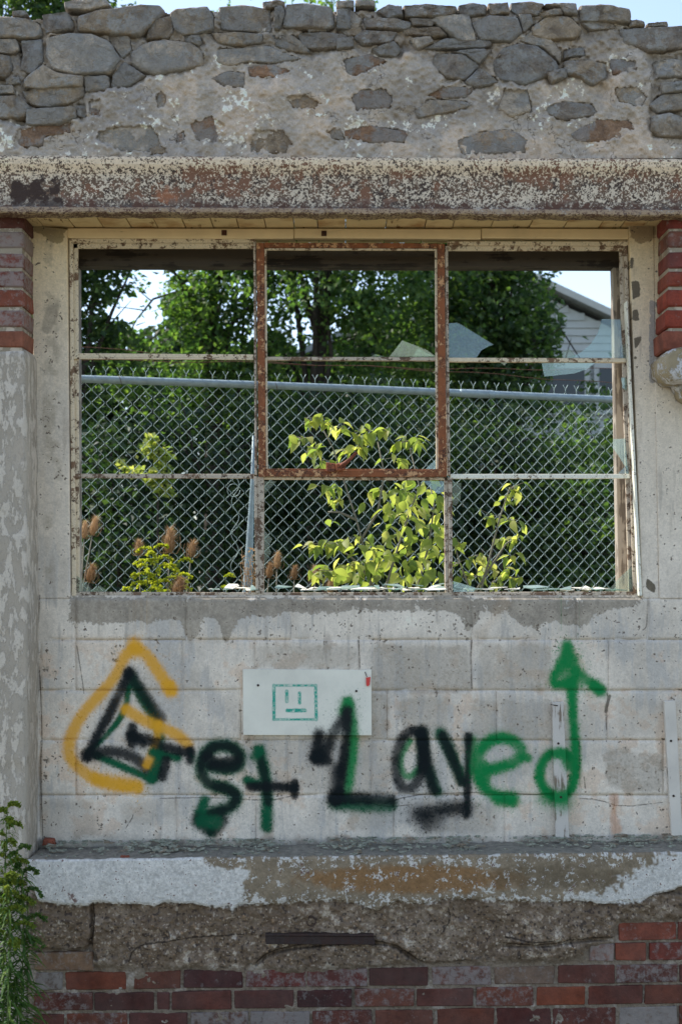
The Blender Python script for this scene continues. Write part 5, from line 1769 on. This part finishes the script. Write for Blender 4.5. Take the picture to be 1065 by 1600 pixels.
# ------------------------------------------------------------------ leaves in bulk
GAPS = [([(196, 412), (268, 412), (262, 448), (250, 470), (258, 500), (252, 528), (224, 532), (204, 508), (168, 502), (158, 482), (192, 466), (232, 452), (222, 430)], .96),
        ([(868, 440), (880, 400), (872, 300), (850, 200), (800, 30), (560, -20), (560, -400), (1500, -400), (1500, 470), (1000, 500), (955, 505), (905, 520), (905, 600), (960, 640), (850, 620), (866, 560), (880, 520), (876, 490)], 1.0),
        ([(852, 440), (900, 470), (890, 510), (876, 540), (905, 600), (960, 600), (960, 500)], .97),
        ([(205, -300), (345, -300), (350, 15), (205, 15)], 1.0),
        ([(404, 533), (482, 530), (474, 574), (408, 576)], .62), ([(520, 520), (600, 535), (600, 560), (520, 560)], .25), ([(190, 330), (420, 330), (420, 412), (190, 412)], .3)]
def leaves(name, mat, parent, ctr, size, rng, droop=.35, gaps=True, wid=.34, spread=1.0):
    C0 = np.asarray(ctr)
    if gaps:
        px, py = proj(C0[:, 0], C0[:, 1], C0[:, 2])
        keep = np.ones(len(C0), bool)
        for poly, pr in GAPS:
            jx = rng.normal(0, 5, len(C0))
            jy = rng.normal(0, 5, len(C0))
            ins = polymask(px + jx, py + jy, poly)
            keep &= ~(ins & (rng.random(len(C0)) < pr))
        C0 = C0[keep]
    n = len(C0)
    if n < 4:
        return None
    a = rng.normal(0, 1, (n, 3))
    a[:, 2] = a[:, 2] * .6 - droop
    a /= np.linalg.norm(a, axis=1)[:, None]
    up = rng.normal(0, .8, (n, 3))
    up[:, 2] += .9
    b = np.cross(a, up)
    b /= np.linalg.norm(b, axis=1)[:, None] + 1e-9
    nn = np.cross(b, a)
    L = size * rng.uniform(.65, 1.25, n)[:, None]
    v0 = C0 - a * L * .5
    v1 = C0 - a * L * .05 + b * L * wid + nn * L * .10
    v2 = C0 + a * L * .5 - nn * L * .12
    v3 = C0 - a * L * .05 - b * L * wid + nn * L * .10
    co = np.stack([v0, v1, v2, v3], 1).reshape(-1, 3)
    k = np.arange(n) * 4
    f = np.concatenate([np.stack([k, k + 1, k + 2], -1), np.stack([k, k + 2, k + 3], -1)])
    tone = np.repeat(rng.random(n), 4)
    return rawmesh(name, mat, parent, co, f, tone=tone)

def clumps(blobs, per_m3, per, crad, rng):
    """leaf positions: clumps spread through ellipsoids, denser toward the outside"""
    out = []
    for (cx, cy, cz, rx, ry, rz) in blobs:
        vol = rx * ry * rz * 4.2
        nC = max(3, int(vol * per_m3))
        d = rng.normal(0, 1, (nC, 3))
        d /= np.linalg.norm(d, axis=1)[:, None]
        rad = rng.random(nC) ** .42
        cc = np.array([cx, cy, cz]) + d * rad[:, None] * np.array([rx, ry, rz])
        m = rng.poisson(per, nC) + 4
        idx = np.repeat(np.arange(nC), m)
        s = crad * rng.uniform(.6, 1.4, nC)[idx][:, None]
        off = rng.normal(0, 1, (len(idx), 3)) * s * np.array([1, 1, .55])
        out.append(cc[idx] + off)
    return np.concatenate(out)

def blob_px(px, py, Y, r, ry=None, rz=None):
    x, _, z = P(px, py, Y)
    return (x, Y, z, r, ry or r, rz or r)

def tree(name, label, cat, basepx, Y, blobs, leaf, per_m3, per, crad, mat, trunk=None, tr=.14, seed=1, group=None, nlimb=10, gaps=True):
    rng = np.random.default_rng(seed)
    r = random.Random(seed)
    bx = P(basepx, 900, Y)[0]
    root = thing(name, (bx, Y, .7), label, cat, group, 'thing')
    blobs = [blob_px(*b) for b in blobs]
    top = max(b[2] for b in blobs)
    if trunk is None:
        trunk = [(basepx, 960), (basepx + 6, 700), (basepx - 4, 480), (basepx + 4, 250)]
    tp = [Vector((bx, Y, .66))] + [Vector(P(x, y, Y)) for x, y in trunk[1:]]
    tp = [Vector(p) for p in smoothline([tuple(p)[0:1] + tuple(p)[2:3] for p in tp], 2)]
    tp = [Vector((p[0], Y, p[1])) for p in tp]
    mb = MB()
    nT = len(tp)
    mb.tube(tp, [tr * (1 - .8 * i / nT) for i in range(nT)], 9)
    mb.build('trunk', M['bark'], root)
    mb = MB()
    for i in range(nlimb):
        b = r.choice(blobs)
        k = r.randint(nT // 4, nT - 2)
        p0 = tp[k]
        tgt = Vector((b[0] + r.uniform(-.7, .7) * b[3], b[1] + r.uniform(-.7, .7) * b[4], b[2] + r.uniform(-.4, .7) * b[5]))
        mid = (p0 + tgt) / 2 + Vector((r.uniform(-.15, .15), r.uniform(-.15, .15), r.uniform(.0, .25)))
        rad = tr * .32 * (1 - k / nT) + .012
        mb.tube([p0, p0 * .6 + mid * .4 + Vector((0, 0, .03)), mid, (mid + tgt) / 2 + Vector((0, 0, .06)), tgt], [rad, rad * .8, rad * .6, rad * .4, .006], 6)
        for q in range(3):
            t0 = mid.lerp(tgt, r.random())
            mb.tube([t0, t0 + Vector((r.uniform(-.35, .35), r.uniform(-.3, .3), r.uniform(-.2, .3)))], [.008, .003], 4)
    mb.build('limbs', M['bark'], root)
    leaves('crown', mat, root, clumps(blobs, per_m3, per, crad, rng), leaf, rng, gaps=gaps)
    return root

tree('shade_tree', 'dark leafy tree whose twigs reach over the small sky gap', 'tree', 60, 7.0,
     [(40, -40, 7.0, .9), (110, 60, 7.2, .75), (60, 250, 7, 1.1), (150, 330, 7, .6), (120, 440, 7, .55), (70, 520, 7.2, .75), (190, 410, 6.9, .28), (30, 650, 7.3, .9), (150, 545, 7.2, .4)],
     .075, 48, 34, .13, M['leafdark'], None, .13, 11, 'trees behind the fence', 12)
tree('bushy_tree', 'bushy tree with sunlit yellowish tips beside the small sky gap', 'tree', 330, 9.0,
     [(300, 470, 9, .8), (360, 400, 9.2, .9), (400, 470, 9, .8), (290, 560, 8.8, .8), (380, 590, 9, .9), (300, 350, 9.4, .8), (230, 600, 8.9, .6)],
     .075, 20, 34, .14, M['leafmid'], [(330, 960), (335, 700), (325, 520), (345, 400)], .12, 12, 'trees behind the fence', 12)
tree('tall_tree', 'tall tree with a thin dark trunk showing behind the centre panes', 'tree', 500, 8.5,
     [(470, 440, 8.5, .9), (560, 400, 8.6, .9), (450, 40, 8.7, .75, .8, .5), (520, 60, 8.7, .7, .8, .5), (450, 250, 8.6, 1.1), (560, 250, 8.6, 1.1), (620, 480, 8.4, .75), (540, 520, 8.7, .7), (450, 560, 9, .5), (660, 420, 8.6, .6), (610, 590, 8.6, .7), (395, 110, 8.6, .4, .5, .4)],
     .07, 17, 32, .14, M['leafmid'], [(490, 960), (488, 700), (497, 560), (512, 430), (505, 200), (490, 50)], .11, 13, 'trees behind the fence', 16)
tree('broad_tree', 'broad dense tree partly covering the gabled house', 'tree', 770, 9.5,
     [(740, 450, 9.5, .9), (800, 500, 9.5, .75), (700, 500, 9.4, .8), (830, 560, 9.3, .6), (850, 500, 9.4, .38), (760, 580, 9.5, .9), (740, 380, 9.7, .8), (810, 440, 9.5, .5), (860, 640, 9.4, .8), (860, 570, 9.3, .22), (700, 620, 9.5, .9)],
     .08, 24, 36, .14, M['leafdark'], [(770, 960), (765, 700), (775, 560), (765, 420)], .14, 14, 'trees behind the fence', 12)
# shrubs between fence and trees
for i, (px, Y, bl, lab, mt) in enumerate((
        (180, 5.6, [(150, 760, 5.6, .6), (230, 840, 5.4, .55), (120, 880, 5.3, .6), (220, 700, 5.8, .5)], 'dark shrub behind the fence near the plain jamb', 'shrub'),
        (360, 6.2, [(340, 720, 6.2, .65), (400, 840, 6.0, .65), (300, 860, 5.9, .6), (420, 700, 6.4, .55)], 'shrub behind the fence beside the leaning brace post', 'shrub'),
        (540, 6.5, [(500, 730, 6.5, .7), (580, 800, 6.3, .7), (480, 850, 6.2, .6), (600, 690, 6.6, .6)], 'dark shrub behind the yellow green sapling', 'shrub'),
        (740, 6.8, [(700, 740, 6.8, .75), (780, 830, 6.6, .7), (680, 860, 6.5, .6), (800, 720, 7, .6)], 'wide shrub behind the small sapling with reddish tips', 'shrub'),
        (910, 6.6, [(900, 850, 6.2, .6), (870, 760, 6.7, .6), (960, 800, 6.5, .7), (940, 700, 6.8, .55)], 'feathery shrub behind the fence below the house', 'leafdark'))):
    tree('shrub', lab, 'shrub', px, Y, bl, .065, 34, 34, .12, M[mt], [(px, 960), (px + 10, 860), (px - 5, 760)], .03, 30 + i, 'shrubs behind the fence', 6, gaps=False)
# one sunlit sumac seen through a gap
rng = np.random.default_rng(5)
sm_ = thing('sunlit_bush', P(245, 900, 4.7), 'bright yellow green bush glimpsed through the dark leaves', 'bush', kind='thing')
pts = clumps([blob_px(245, 700, 4.7, .09, .08, .11), blob_px(250, 745, 4.7, .10, .08, .10), blob_px(262, 772, 4.7, .06, .06, .06), blob_px(205, 735, 4.7, .05, .05, .03)], 5200, 9, .03, rng)
leaves('foliage', M['leafyel'], sm_, pts, .055, rng, gaps=False)
mb = MB()
mb.tube([(sm_.location[0], 4.7, .68), tuple(P(247, 760, 4.7)), tuple(P(245, 690, 4.7))], [.012, .008, .004], 6)
mb.build('stem', M['bark'], sm_)
# far wood
rng = np.random.default_rng(6)
n = 90000
X = rng.uniform(-9, 9, n)
Y = rng.uniform(13.4, 14.6, n)
Y = np.where(X > 2.2, Y - 1.2, Y)
Z = .7 + rng.random(n) * (4.5 + .35 * np.sin(X * 2.1) + .25 * np.sin(X * 5.3))
Z = np.where(X > 1.9, .7 + (Z - .7) * .62, Z)
wd = leaves('far_wood', M['shrub'], None, np.stack([X, Y, Z], -1), .17, rng, gaps=False)
tag(wd, 'dark mass of woodland closing the view behind the trees', 'woodland', kind='stuff')
# weeds on the yard ground
n = 9000
X = rng.uniform(-4, 4.5, n)
Y = rng.uniform(.9, 7, n)
Z = .7 + rng.random(n) ** 1.5 * (.25 + .07 * Y)
wg = leaves('undergrowth', M['grassy'], None, np.stack([X, Y, Z], -1), .11, rng, droop=-.4, gaps=False, wid=.12)
tag(wg, 'low weeds covering the yard behind the wall', 'undergrowth', kind='stuff')

# ------------------------------------------------------------------ saplings with big leaves
def leaf_mesh(seed):
    r = random.Random(seed)
    prof = [(0, 0), (.12, .16), (.28, .27), (.45, .29), (.62, .23), (.80, .12), (.92, .045), (1.0, 0)]
    cv = r.uniform(.15, .5)
    fold = r.uniform(.15, .45)
    tw = r.uniform(-.3, .3)
    vs, fs = [], []
    for t, w in prof:
        w *= r.uniform(.88, 1.12)
        z = -cv * t * t
        for s in (-1, 0, 1):
            vs.append((w * s * 1.0, t, z + abs(s) * w * fold + tw * s * w * t))
    for i in range(len(prof) - 1):
        for j in (0, 1):
            a = i * 3 + j
            fs.append((a, a + 1, a + 4, a + 3))
    me = bpy.data.meshes.new('leaf')
    me.from_pydata(vs, [], fs)
    me.polygons.foreach_set('use_smooth', [True] * len(fs))
    at = me.attributes.new('tone', 'FLOAT', 'POINT')
    at.data.foreach_set('value', [0.0] * len(vs))
    me.materials.append(M['leafyel'])
    me.validate()
    return me
LM = [leaf_mesh(s) for s in range(6)]
def put_leaf(parent, p, L, r, hang=.8):
    o = bpy.data.objects.new('leaf', r.choice(LM))
    COL.objects.link(o)
    o.parent = parent
    o.location = Vector(p) - Vector(parent.location)
    az = r.uniform(0, 6.283)
    el = -r.uniform(.1, 1.45) * hang
    d = Vector((math.cos(az) * math.cos(el), math.sin(az) * math.cos(el), math.sin(el)))
    nrm = Vector((r.gauss(0, .5), r.gauss(0, .5), 1)).normalized()
    x = d.cross(nrm).normalized()
    z = x.cross(d).normalized()
    o.matrix_basis = Matrix.Translation(o.location) @ Matrix((x, d, z)).transposed().to_4x4() @ Matrix.Scale(L, 4)
    return o
def sapling(name, label, stems, clusters, mass=None, nmass=0, Y=1.0, seed=3, size=.075):
    r = random.Random(seed)
    b0 = P(*stems[0][0], Y)
    root = thing(name, (b0[0], Y, .7), label, 'sapling', kind='thing')
    for pts in stems:
        w = [Vector(P(x, y, Y)) for x, y in pts]
        w = [Vector((w[0].x, Y, .69))] + w if pts[0][1] > 915 else w
        mb = MB()
        mb.tube(w, [.0065 - .0045 * i / len(w) for i in range(len(w))], 6)
        mb.build('stem', M['greystem'], root)
    for (x, y, n, sp) in clusters:
        c = Vector(P(x, y, Y + r.uniform(-.1, .12)))
        tw = MB()
        for k in range(int(n * 1.8) if n > 2 else n):
            a = c + Vector((r.gauss(0, sp), r.gauss(0, sp), r.gauss(0, sp * .6))) / 350
            if (a - c).length > .002:
                tw.tube([c, a], [.0015, .001], 4)
            put_leaf(root, a, size * r.uniform(.6, 1.15), r)
        if tw.v:
            tw.build('twig', M['greystem'], root)
    if mass:
        x0, x1 = min(p[0] for p in mass), max(p[0] for p in mass)
        y0, y1 = min(p[1] for p in mass), max(p[1] for p in mass)
        k = 0
        while k < nmass:
            x, y = r.uniform(x0, x1), r.uniform(y0, y1)
            if polymask(np.array([[x]]), np.array([[y]]), mass)[0, 0]:
                put_leaf(root, P(x, y - 8, Y + r.uniform(-.3, .3)), size * r.uniform(.65, 1.2), r)
                k += 1
    return root
sapling('box_elder_sapling', 'leafy yellow green sapling standing behind the centre panes', [[(580, 925), (572, 870), (556, 810), (540, 760), (520, 700), (500, 662)], [(600, 925), (620, 860), (640, 800), (655, 760), (640, 700)], [(650, 925), (670, 850), (678, 790), (672, 760)], [(556, 812), (530, 800), (512, 800)], [(590, 925), (560, 880), (520, 850), (495, 858)], [(560, 850), (590, 800), (600, 740), (590, 690)]],
        [(490, 652, 5, 9), (474, 684, 5, 8), (495, 700, 6, 9), (515, 665, 4, 8), (538, 668, 5, 8), (555, 680, 5, 8), (575, 672, 4, 8), (596, 672, 4, 7), (560, 698, 4, 8), (615, 715, 4, 8), (632, 690, 5, 9), (650, 688, 4, 8), (545, 705, 3, 6), (505, 718, 3, 8),
         (520, 762, 4, 7), (505, 762, 3, 6), (530, 780, 3, 6), (568, 785, 1, 2), (517, 812, 2, 3), (487, 852, 4, 7), (505, 850, 4, 8), (525, 848, 4, 8), (545, 842, 4, 8), (505, 895, 5, 8), (520, 892, 4, 8), (590, 768, 3, 7), (560, 880, 5, 10)],
        [(612, 762), (690, 752), (698, 915), (530, 920), (515, 890), (545, 868), (570, 850), (595, 825), (590, 790)], 230, 1.0, 3, .066)
sapling('young_sapling', 'small thin sapling with reddish leaf tips behind the glass nearest the timber', [[(750, 925), (765, 870), (780, 810), (796, 762)], [(742, 925), (770, 880), (790, 850), (806, 838)], [(735, 925), (722, 890), (712, 860)]],
        [(798, 762, 5, 8), (788, 776, 5, 8), (768, 806, 5, 8), (798, 812, 4, 8), (806, 838, 4, 7), (780, 845, 4, 8), (800, 870, 3, 8), (790, 890, 5, 8), (762, 885, 5, 9), (742, 868, 4, 8), (718, 850, 4, 7), (712, 880, 4, 8), (745, 900, 5, 9), (722, 902, 4, 8), (800, 902, 4, 7), (770, 908, 3, 8)], None, 0, 1.1, 9, .062)

# ------------------------------------------------------------------ teasels
def teasel(label, px, py, hw, hh, lean, Y=1.0, seed=1):
    r = random.Random(seed)
    hx, _, hzv = P(px, py, Y)
    sc = (Y + 5) / FPX
    w, h = hw * sc * .66, hh * sc * .56
    bx = hx - lean * (hzv - .7)
    root = thing('teasel', (bx, Y, .7), label, 'teasel', 'dry teasels behind the window sill', 'thing')
    ax = Vector((lean, 0, 1)).normalized()
    mb = MB()
    mb.tube([(bx, Y, .69), ((bx + hx) / 2 + .004, Y, (.7 + hzv) / 2), tuple(Vector((hx, Y, hzv)) - ax * h)], [.0045, .0035, .003], 6)
    mb.build('stem', M['greystem'], root)
    c = Vector((hx, Y, hzv))
    side = ax.cross(Vector((0, 1, 0))).normalized()
    fw_ = side.cross(ax)
    co, fs = [], []
    nr, ns = 9, 10
    for i in range(nr + 1):
        t = i / nr
        rad = w * .72 * math.sin(math.pi * min(1, t * .97 + .03)) ** .6 * (1 - .25 * t)
        for k in range(ns):
            a = 6.283 * k / ns
            co.append(c + ax * (h * (2 * t - 1)) + side * rad * math.cos(a) + fw_ * rad * math.sin(a))
    for i in range(nr):
        for k in range(ns):
            fs.append((i * ns + k, i * ns + (k + 1) % ns, (i + 1) * ns + (k + 1) % ns, (i + 1) * ns + k))
    mb = MB()
    mb.add(co, fs, True)
    # spines
    for q in range(420):
        t = r.random()
        a = r.uniform(0, 6.283)
        rad = w * .70 * math.sin(math.pi * min(1, t * .97 + .03)) ** .6 * (1 - .25 * t)
        d = (side * math.cos(a) + fw_ * math.sin(a))
        p = c + ax * (h * (2 * t - 1)) + d * rad
        tg = Vector((-math.sin(a) * side.x, 0, 0)) + ax.cross(d)
        tip = p + (d * .8 + ax * r.uniform(.3, .9)) * w * r.uniform(.5, 1.1)
        tn = ax.cross(d).normalized() * w * .035
        mb.add([p - tn, p + tn, tip], [(0, 1, 2)])
    o = mb.build('seed_head', M['teasel'], root, recalc=False)
    mb = MB()
    for q in range(7):
        a = q * .9 + r.uniform(-.2, .2)
        d = (side * math.cos(a) + fw_ * math.sin(a))
        b = c - ax * h * .98
        ln = r.uniform(.9, 1.9) if hw > 13 else r.uniform(.6, 1.2)
        mb.tube([b, b + d * w * 1.0 - ax * h * .05, b + d * w * 1.5 + ax * h * .4 * ln, b + d * w * 1.35 + ax * h * .95 * ln], [.0016, .0014, .001, .0004], 4)
    mb.build('bract', M['teasel'], root)
for i, a in enumerate((('largest teasel head, tall in the middle of the goldenrod', 265, 845, 19, 34, .03, 1.0), ('small upright teasel just above the goldenrod plume', 217, 856, 13, 21, -.03, 1.0),
                       ('slanting teasel standing nearest the brace post side of the goldenrod', 300, 858, 14, 22, .12, 1.05), ('tilted teasel touching the plain jamb, upper of the pair', 147, 822, 14, 26, .18, .95),
                       ('teasel half hidden behind the plain jamb', 132, 828, 12, 24, .05, .9), ('low teasel leaning over glass near the sill corner', 142, 896, 15, 25, .2, .8),
                       ('squat teasel resting low on the sill among goldenrod', 279, 918, 20, 26, .25, .75), ('brown teasel just past the lower mullion, highest there', 433, 876, 12, 22, .03, 1.1),
                       ('brown teasel crowded behind a taller one by the mullion', 421, 892, 12, 20, .1, 1.15), ('lone small teasel between mullion and sapling', 460, 895, 11, 18, .04, 1.2),
                       ('small teasel beside the lowest leaves of the sapling', 492, 897, 13, 21, .02, 1.1), ('teasel partly covered by the sapling leaves', 516, 916, 12, 24, .1, 1.05))):
    teasel(*a, seed=40 + i)

# ------------------------------------------------------------------ goldenrods
def goldenrod(label, stempx, Y, zbase, sprays, seed, group, leafL=.07, flor=260, lean=None, leafden=60, leaf_from=.05, upright=False, fm='goldflower', width=.16):
    """stempx: pixel line of the stem from the ground up; sprays: number of arched flowering branches"""
    r = random.Random(seed)
    rg = np.random.default_rng(seed)
    w = [Vector(P(x, y, Y)) for x, y in stempx]
    w[0].z = zbase
    root = thing('goldenrod', tuple(w[0]), label, 'goldenrod', group, 'thing')
    w = [Vector((a[0], Y, a[1])) for a in smoothline([(p.x, p.z) for p in w], 2)]
    mb = MB()
    mb.tube([w[0] - Vector((0, 0, .01))] + w[1:], [.004 - .003 * i / len(w) for i in range(len(w))], 6)
    mb.build('stem', M['greenstem'], root)
    L = [0]
    for a, b in zip(w[:-1], w[1:]):
        L.append(L[-1] + (b - a).length)
    def at(t):
        d = t * L[-1]
        for i in range(len(w) - 1):
            if d <= L[i + 1]:
                return w[i].lerp(w[i + 1], (d - L[i]) / (L[i + 1] - L[i] + 1e-9))
        return w[-1].copy()
    # narrow leaves
    co, fs, tn = [], [], []
    for k in range(leafden):
        t = leaf_from + (1 - leaf_from) * r.random() ** .9
        p = at(min(t, .96))
        az = k * 2.4 + r.uniform(-.3, .3)
        ln = leafL * (1.15 - .7 * t) * r.uniform(.7, 1.2)
        d = Vector((math.cos(az), math.sin(az), 0))
        s = Vector((-math.sin(az), math.cos(az), 0)) * ln * .055
        el = r.uniform(.1, .7)
        tone = r.random()
        k0 = len(co)
        for q, wq in ((0, .3), (.33, 1), (.66, .8), (1, .05)):
            c = p + d * ln * q + Vector((0, 0, ln * (el * q - .75 * q * q)))
            co += [c - s * wq, c + s * wq]
            tn += [tone, tone]
        for q in range(3):
            fs.append((k0 + 2 * q, k0 + 2 * q + 1, k0 + 2 * q + 3, k0 + 2 * q + 2))
    if fs:
        o = rawmesh('leaves', M['goldleaf'], root, np.array([tuple(c) for c in co]), np.array(fs), tone=np.array(tn))
        o['kind'] = 'stuff'
    # arched sprays with blossoms on their upper side
    pts = []
    tmb = MB()
    for k in range(sprays):
        t = 1 - .38 * (k / sprays) if not upright else 1 - .5 * (k / sprays)
        p = at(t)
        az = k * 2.39 + r.uniform(-.4, .4)
        if k == 0:
            az = 0
        d = Vector((math.cos(az), math.sin(az) * .7, 0))
        ln = width * (.45 + .75 * k / sprays) * r.uniform(.8, 1.15)
        br = []
        for q in range(7):
            u = q / 6
            br.append(p + d * ln * u + Vector((0, 0, ln * (1.0 * u - .95 * u * u))) * (1.5 if upright else 1))
        tmb.tube(br, [.0015] * 6 + [.0006], 4)
        nfl = int(flor / sprays)
        for q in range(nfl):
            u = r.random() ** .7
            i = min(5, int(u * 6))
            c = br[i].lerp(br[i + 1], u * 6 - i)
            pts.append(tuple(c + Vector((r.gauss(0, .004), r.gauss(0, .004), r.gauss(.004, .003)))))
    tmb.build('spray', M['greenstem'], root)
    o = leaves('blossom', M[fm], root, np.array(pts), .012, rg, gaps=False, droop=-.2, wid=.42)
    return root
G1 = 'goldenrods behind the window sill'
goldenrod('full goldenrod plume under the largest teasel', [(245, 925), (248, 900), (240, 858)], .95, .7, 22, 61, G1, .09, 2400, leafden=40, leaf_from=.6, width=.17)
goldenrod('goldenrod plume bending over below the small upright teasel', [(240, 925), (232, 895), (226, 880)], .9, .7, 16, 62, G1, .09, 1500, leafden=30, leaf_from=.6, width=.13)
goldenrod('goldenrod spray spreading toward the slanting teasel', [(262, 925), (270, 900), (278, 880)], 1.0, .7, 16, 63, G1, .09, 1500, leafden=30, leaf_from=.6, width=.15)
goldenrod('small orange yellow goldenrod at the sill beside the brace post', [(362, 928), (356, 915), (350, 903)], .95, .7, 7, 64, G1, .06, 500, leafden=20, leaf_from=.7, width=.09)
goldenrod('short goldenrod tip poking over the sill beside the low teasel', [(205, 928), (208, 915), (204, 902)], .9, .7, 6, 65, G1, .06, 450, leafden=20, leaf_from=.7, width=.09)
G2 = 'goldenrods at the foot of the brick pillar'
goldenrod('tallest goldenrod by the pillar with a drooping yellow top', [(4, 1700), (6, 1480), (8, 1350), (12, 1262)], -.3, 0, 14, 71, G2, .10, 2600, leafden=220, leaf_from=.3, width=.10, fm='golddull')
goldenrod('goldenrod with a pointed green tip touching the ledge corner', [(30, 1700), (33, 1560), (38, 1440), (28, 1330)], -.25, 0, 12, 72, G2, .11, 1400, leafden=300, leaf_from=.2, upright=True, width=.11, fm='goldleaf')
goldenrod('middle goldenrod with yellow plume below the tallest one', [(14, 1700), (12, 1560), (16, 1450), (8, 1372)], -.38, 0, 12, 73, G2, .10, 2000, leafden=240, leaf_from=.2, width=.09, fm='golddull')
goldenrod('leafy goldenrod shoot low at the picture corner by the pillar', [(-14, 1700), (-10, 1560), (-6, 1440), (-2, 1385)], -.3, 0, 8, 74, G2, .11, 300, leafden=260, leaf_from=.2, width=.07, fm='goldleaf')
goldenrod('bare lower goldenrod shoot between pillar and brickwork', [(30, 1700), (28, 1600), (24, 1530)], -.33, 0, 4, 75, G2, .10, 100, leafden=170, leaf_from=.1, width=.04, fm='goldleaf')
# dry weed tangle by the mullion
r_ = random.Random(8)
dw = thing('dry_weed', P(388, 925, 1.1), 'thin dry brown weed tangled beside the brace post', 'weed', kind='thing')
mb = MB()
for k in range(16):
    x0 = 385 + r_.uniform(-5, 12)
    p = [P(x0, 930, 1.1)]
    for q in range(4):
        x0 += r_.uniform(-5, 5)
        p.append(P(x0, 925 - (q + 1) * r_.uniform(9, 17), 1.1 + r_.uniform(-.05, .05)))
    mb.tube(p, [.0016, .0014, .0012, .001, .0006], 4)
mb.build('stem', M['teasel'], dw)
rg = np.random.default_rng(9)
n = 160
XX, _, ZZ = Pn(rg.uniform(376, 408, n), 925 - rg.random(n) * 70, np.full(n, 1.1))
leaves('seed_heads', M['teasel'], dw, np.stack([XX, 1.1 + rg.normal(0, .04, n), ZZ], -1), .012, rg, gaps=False)
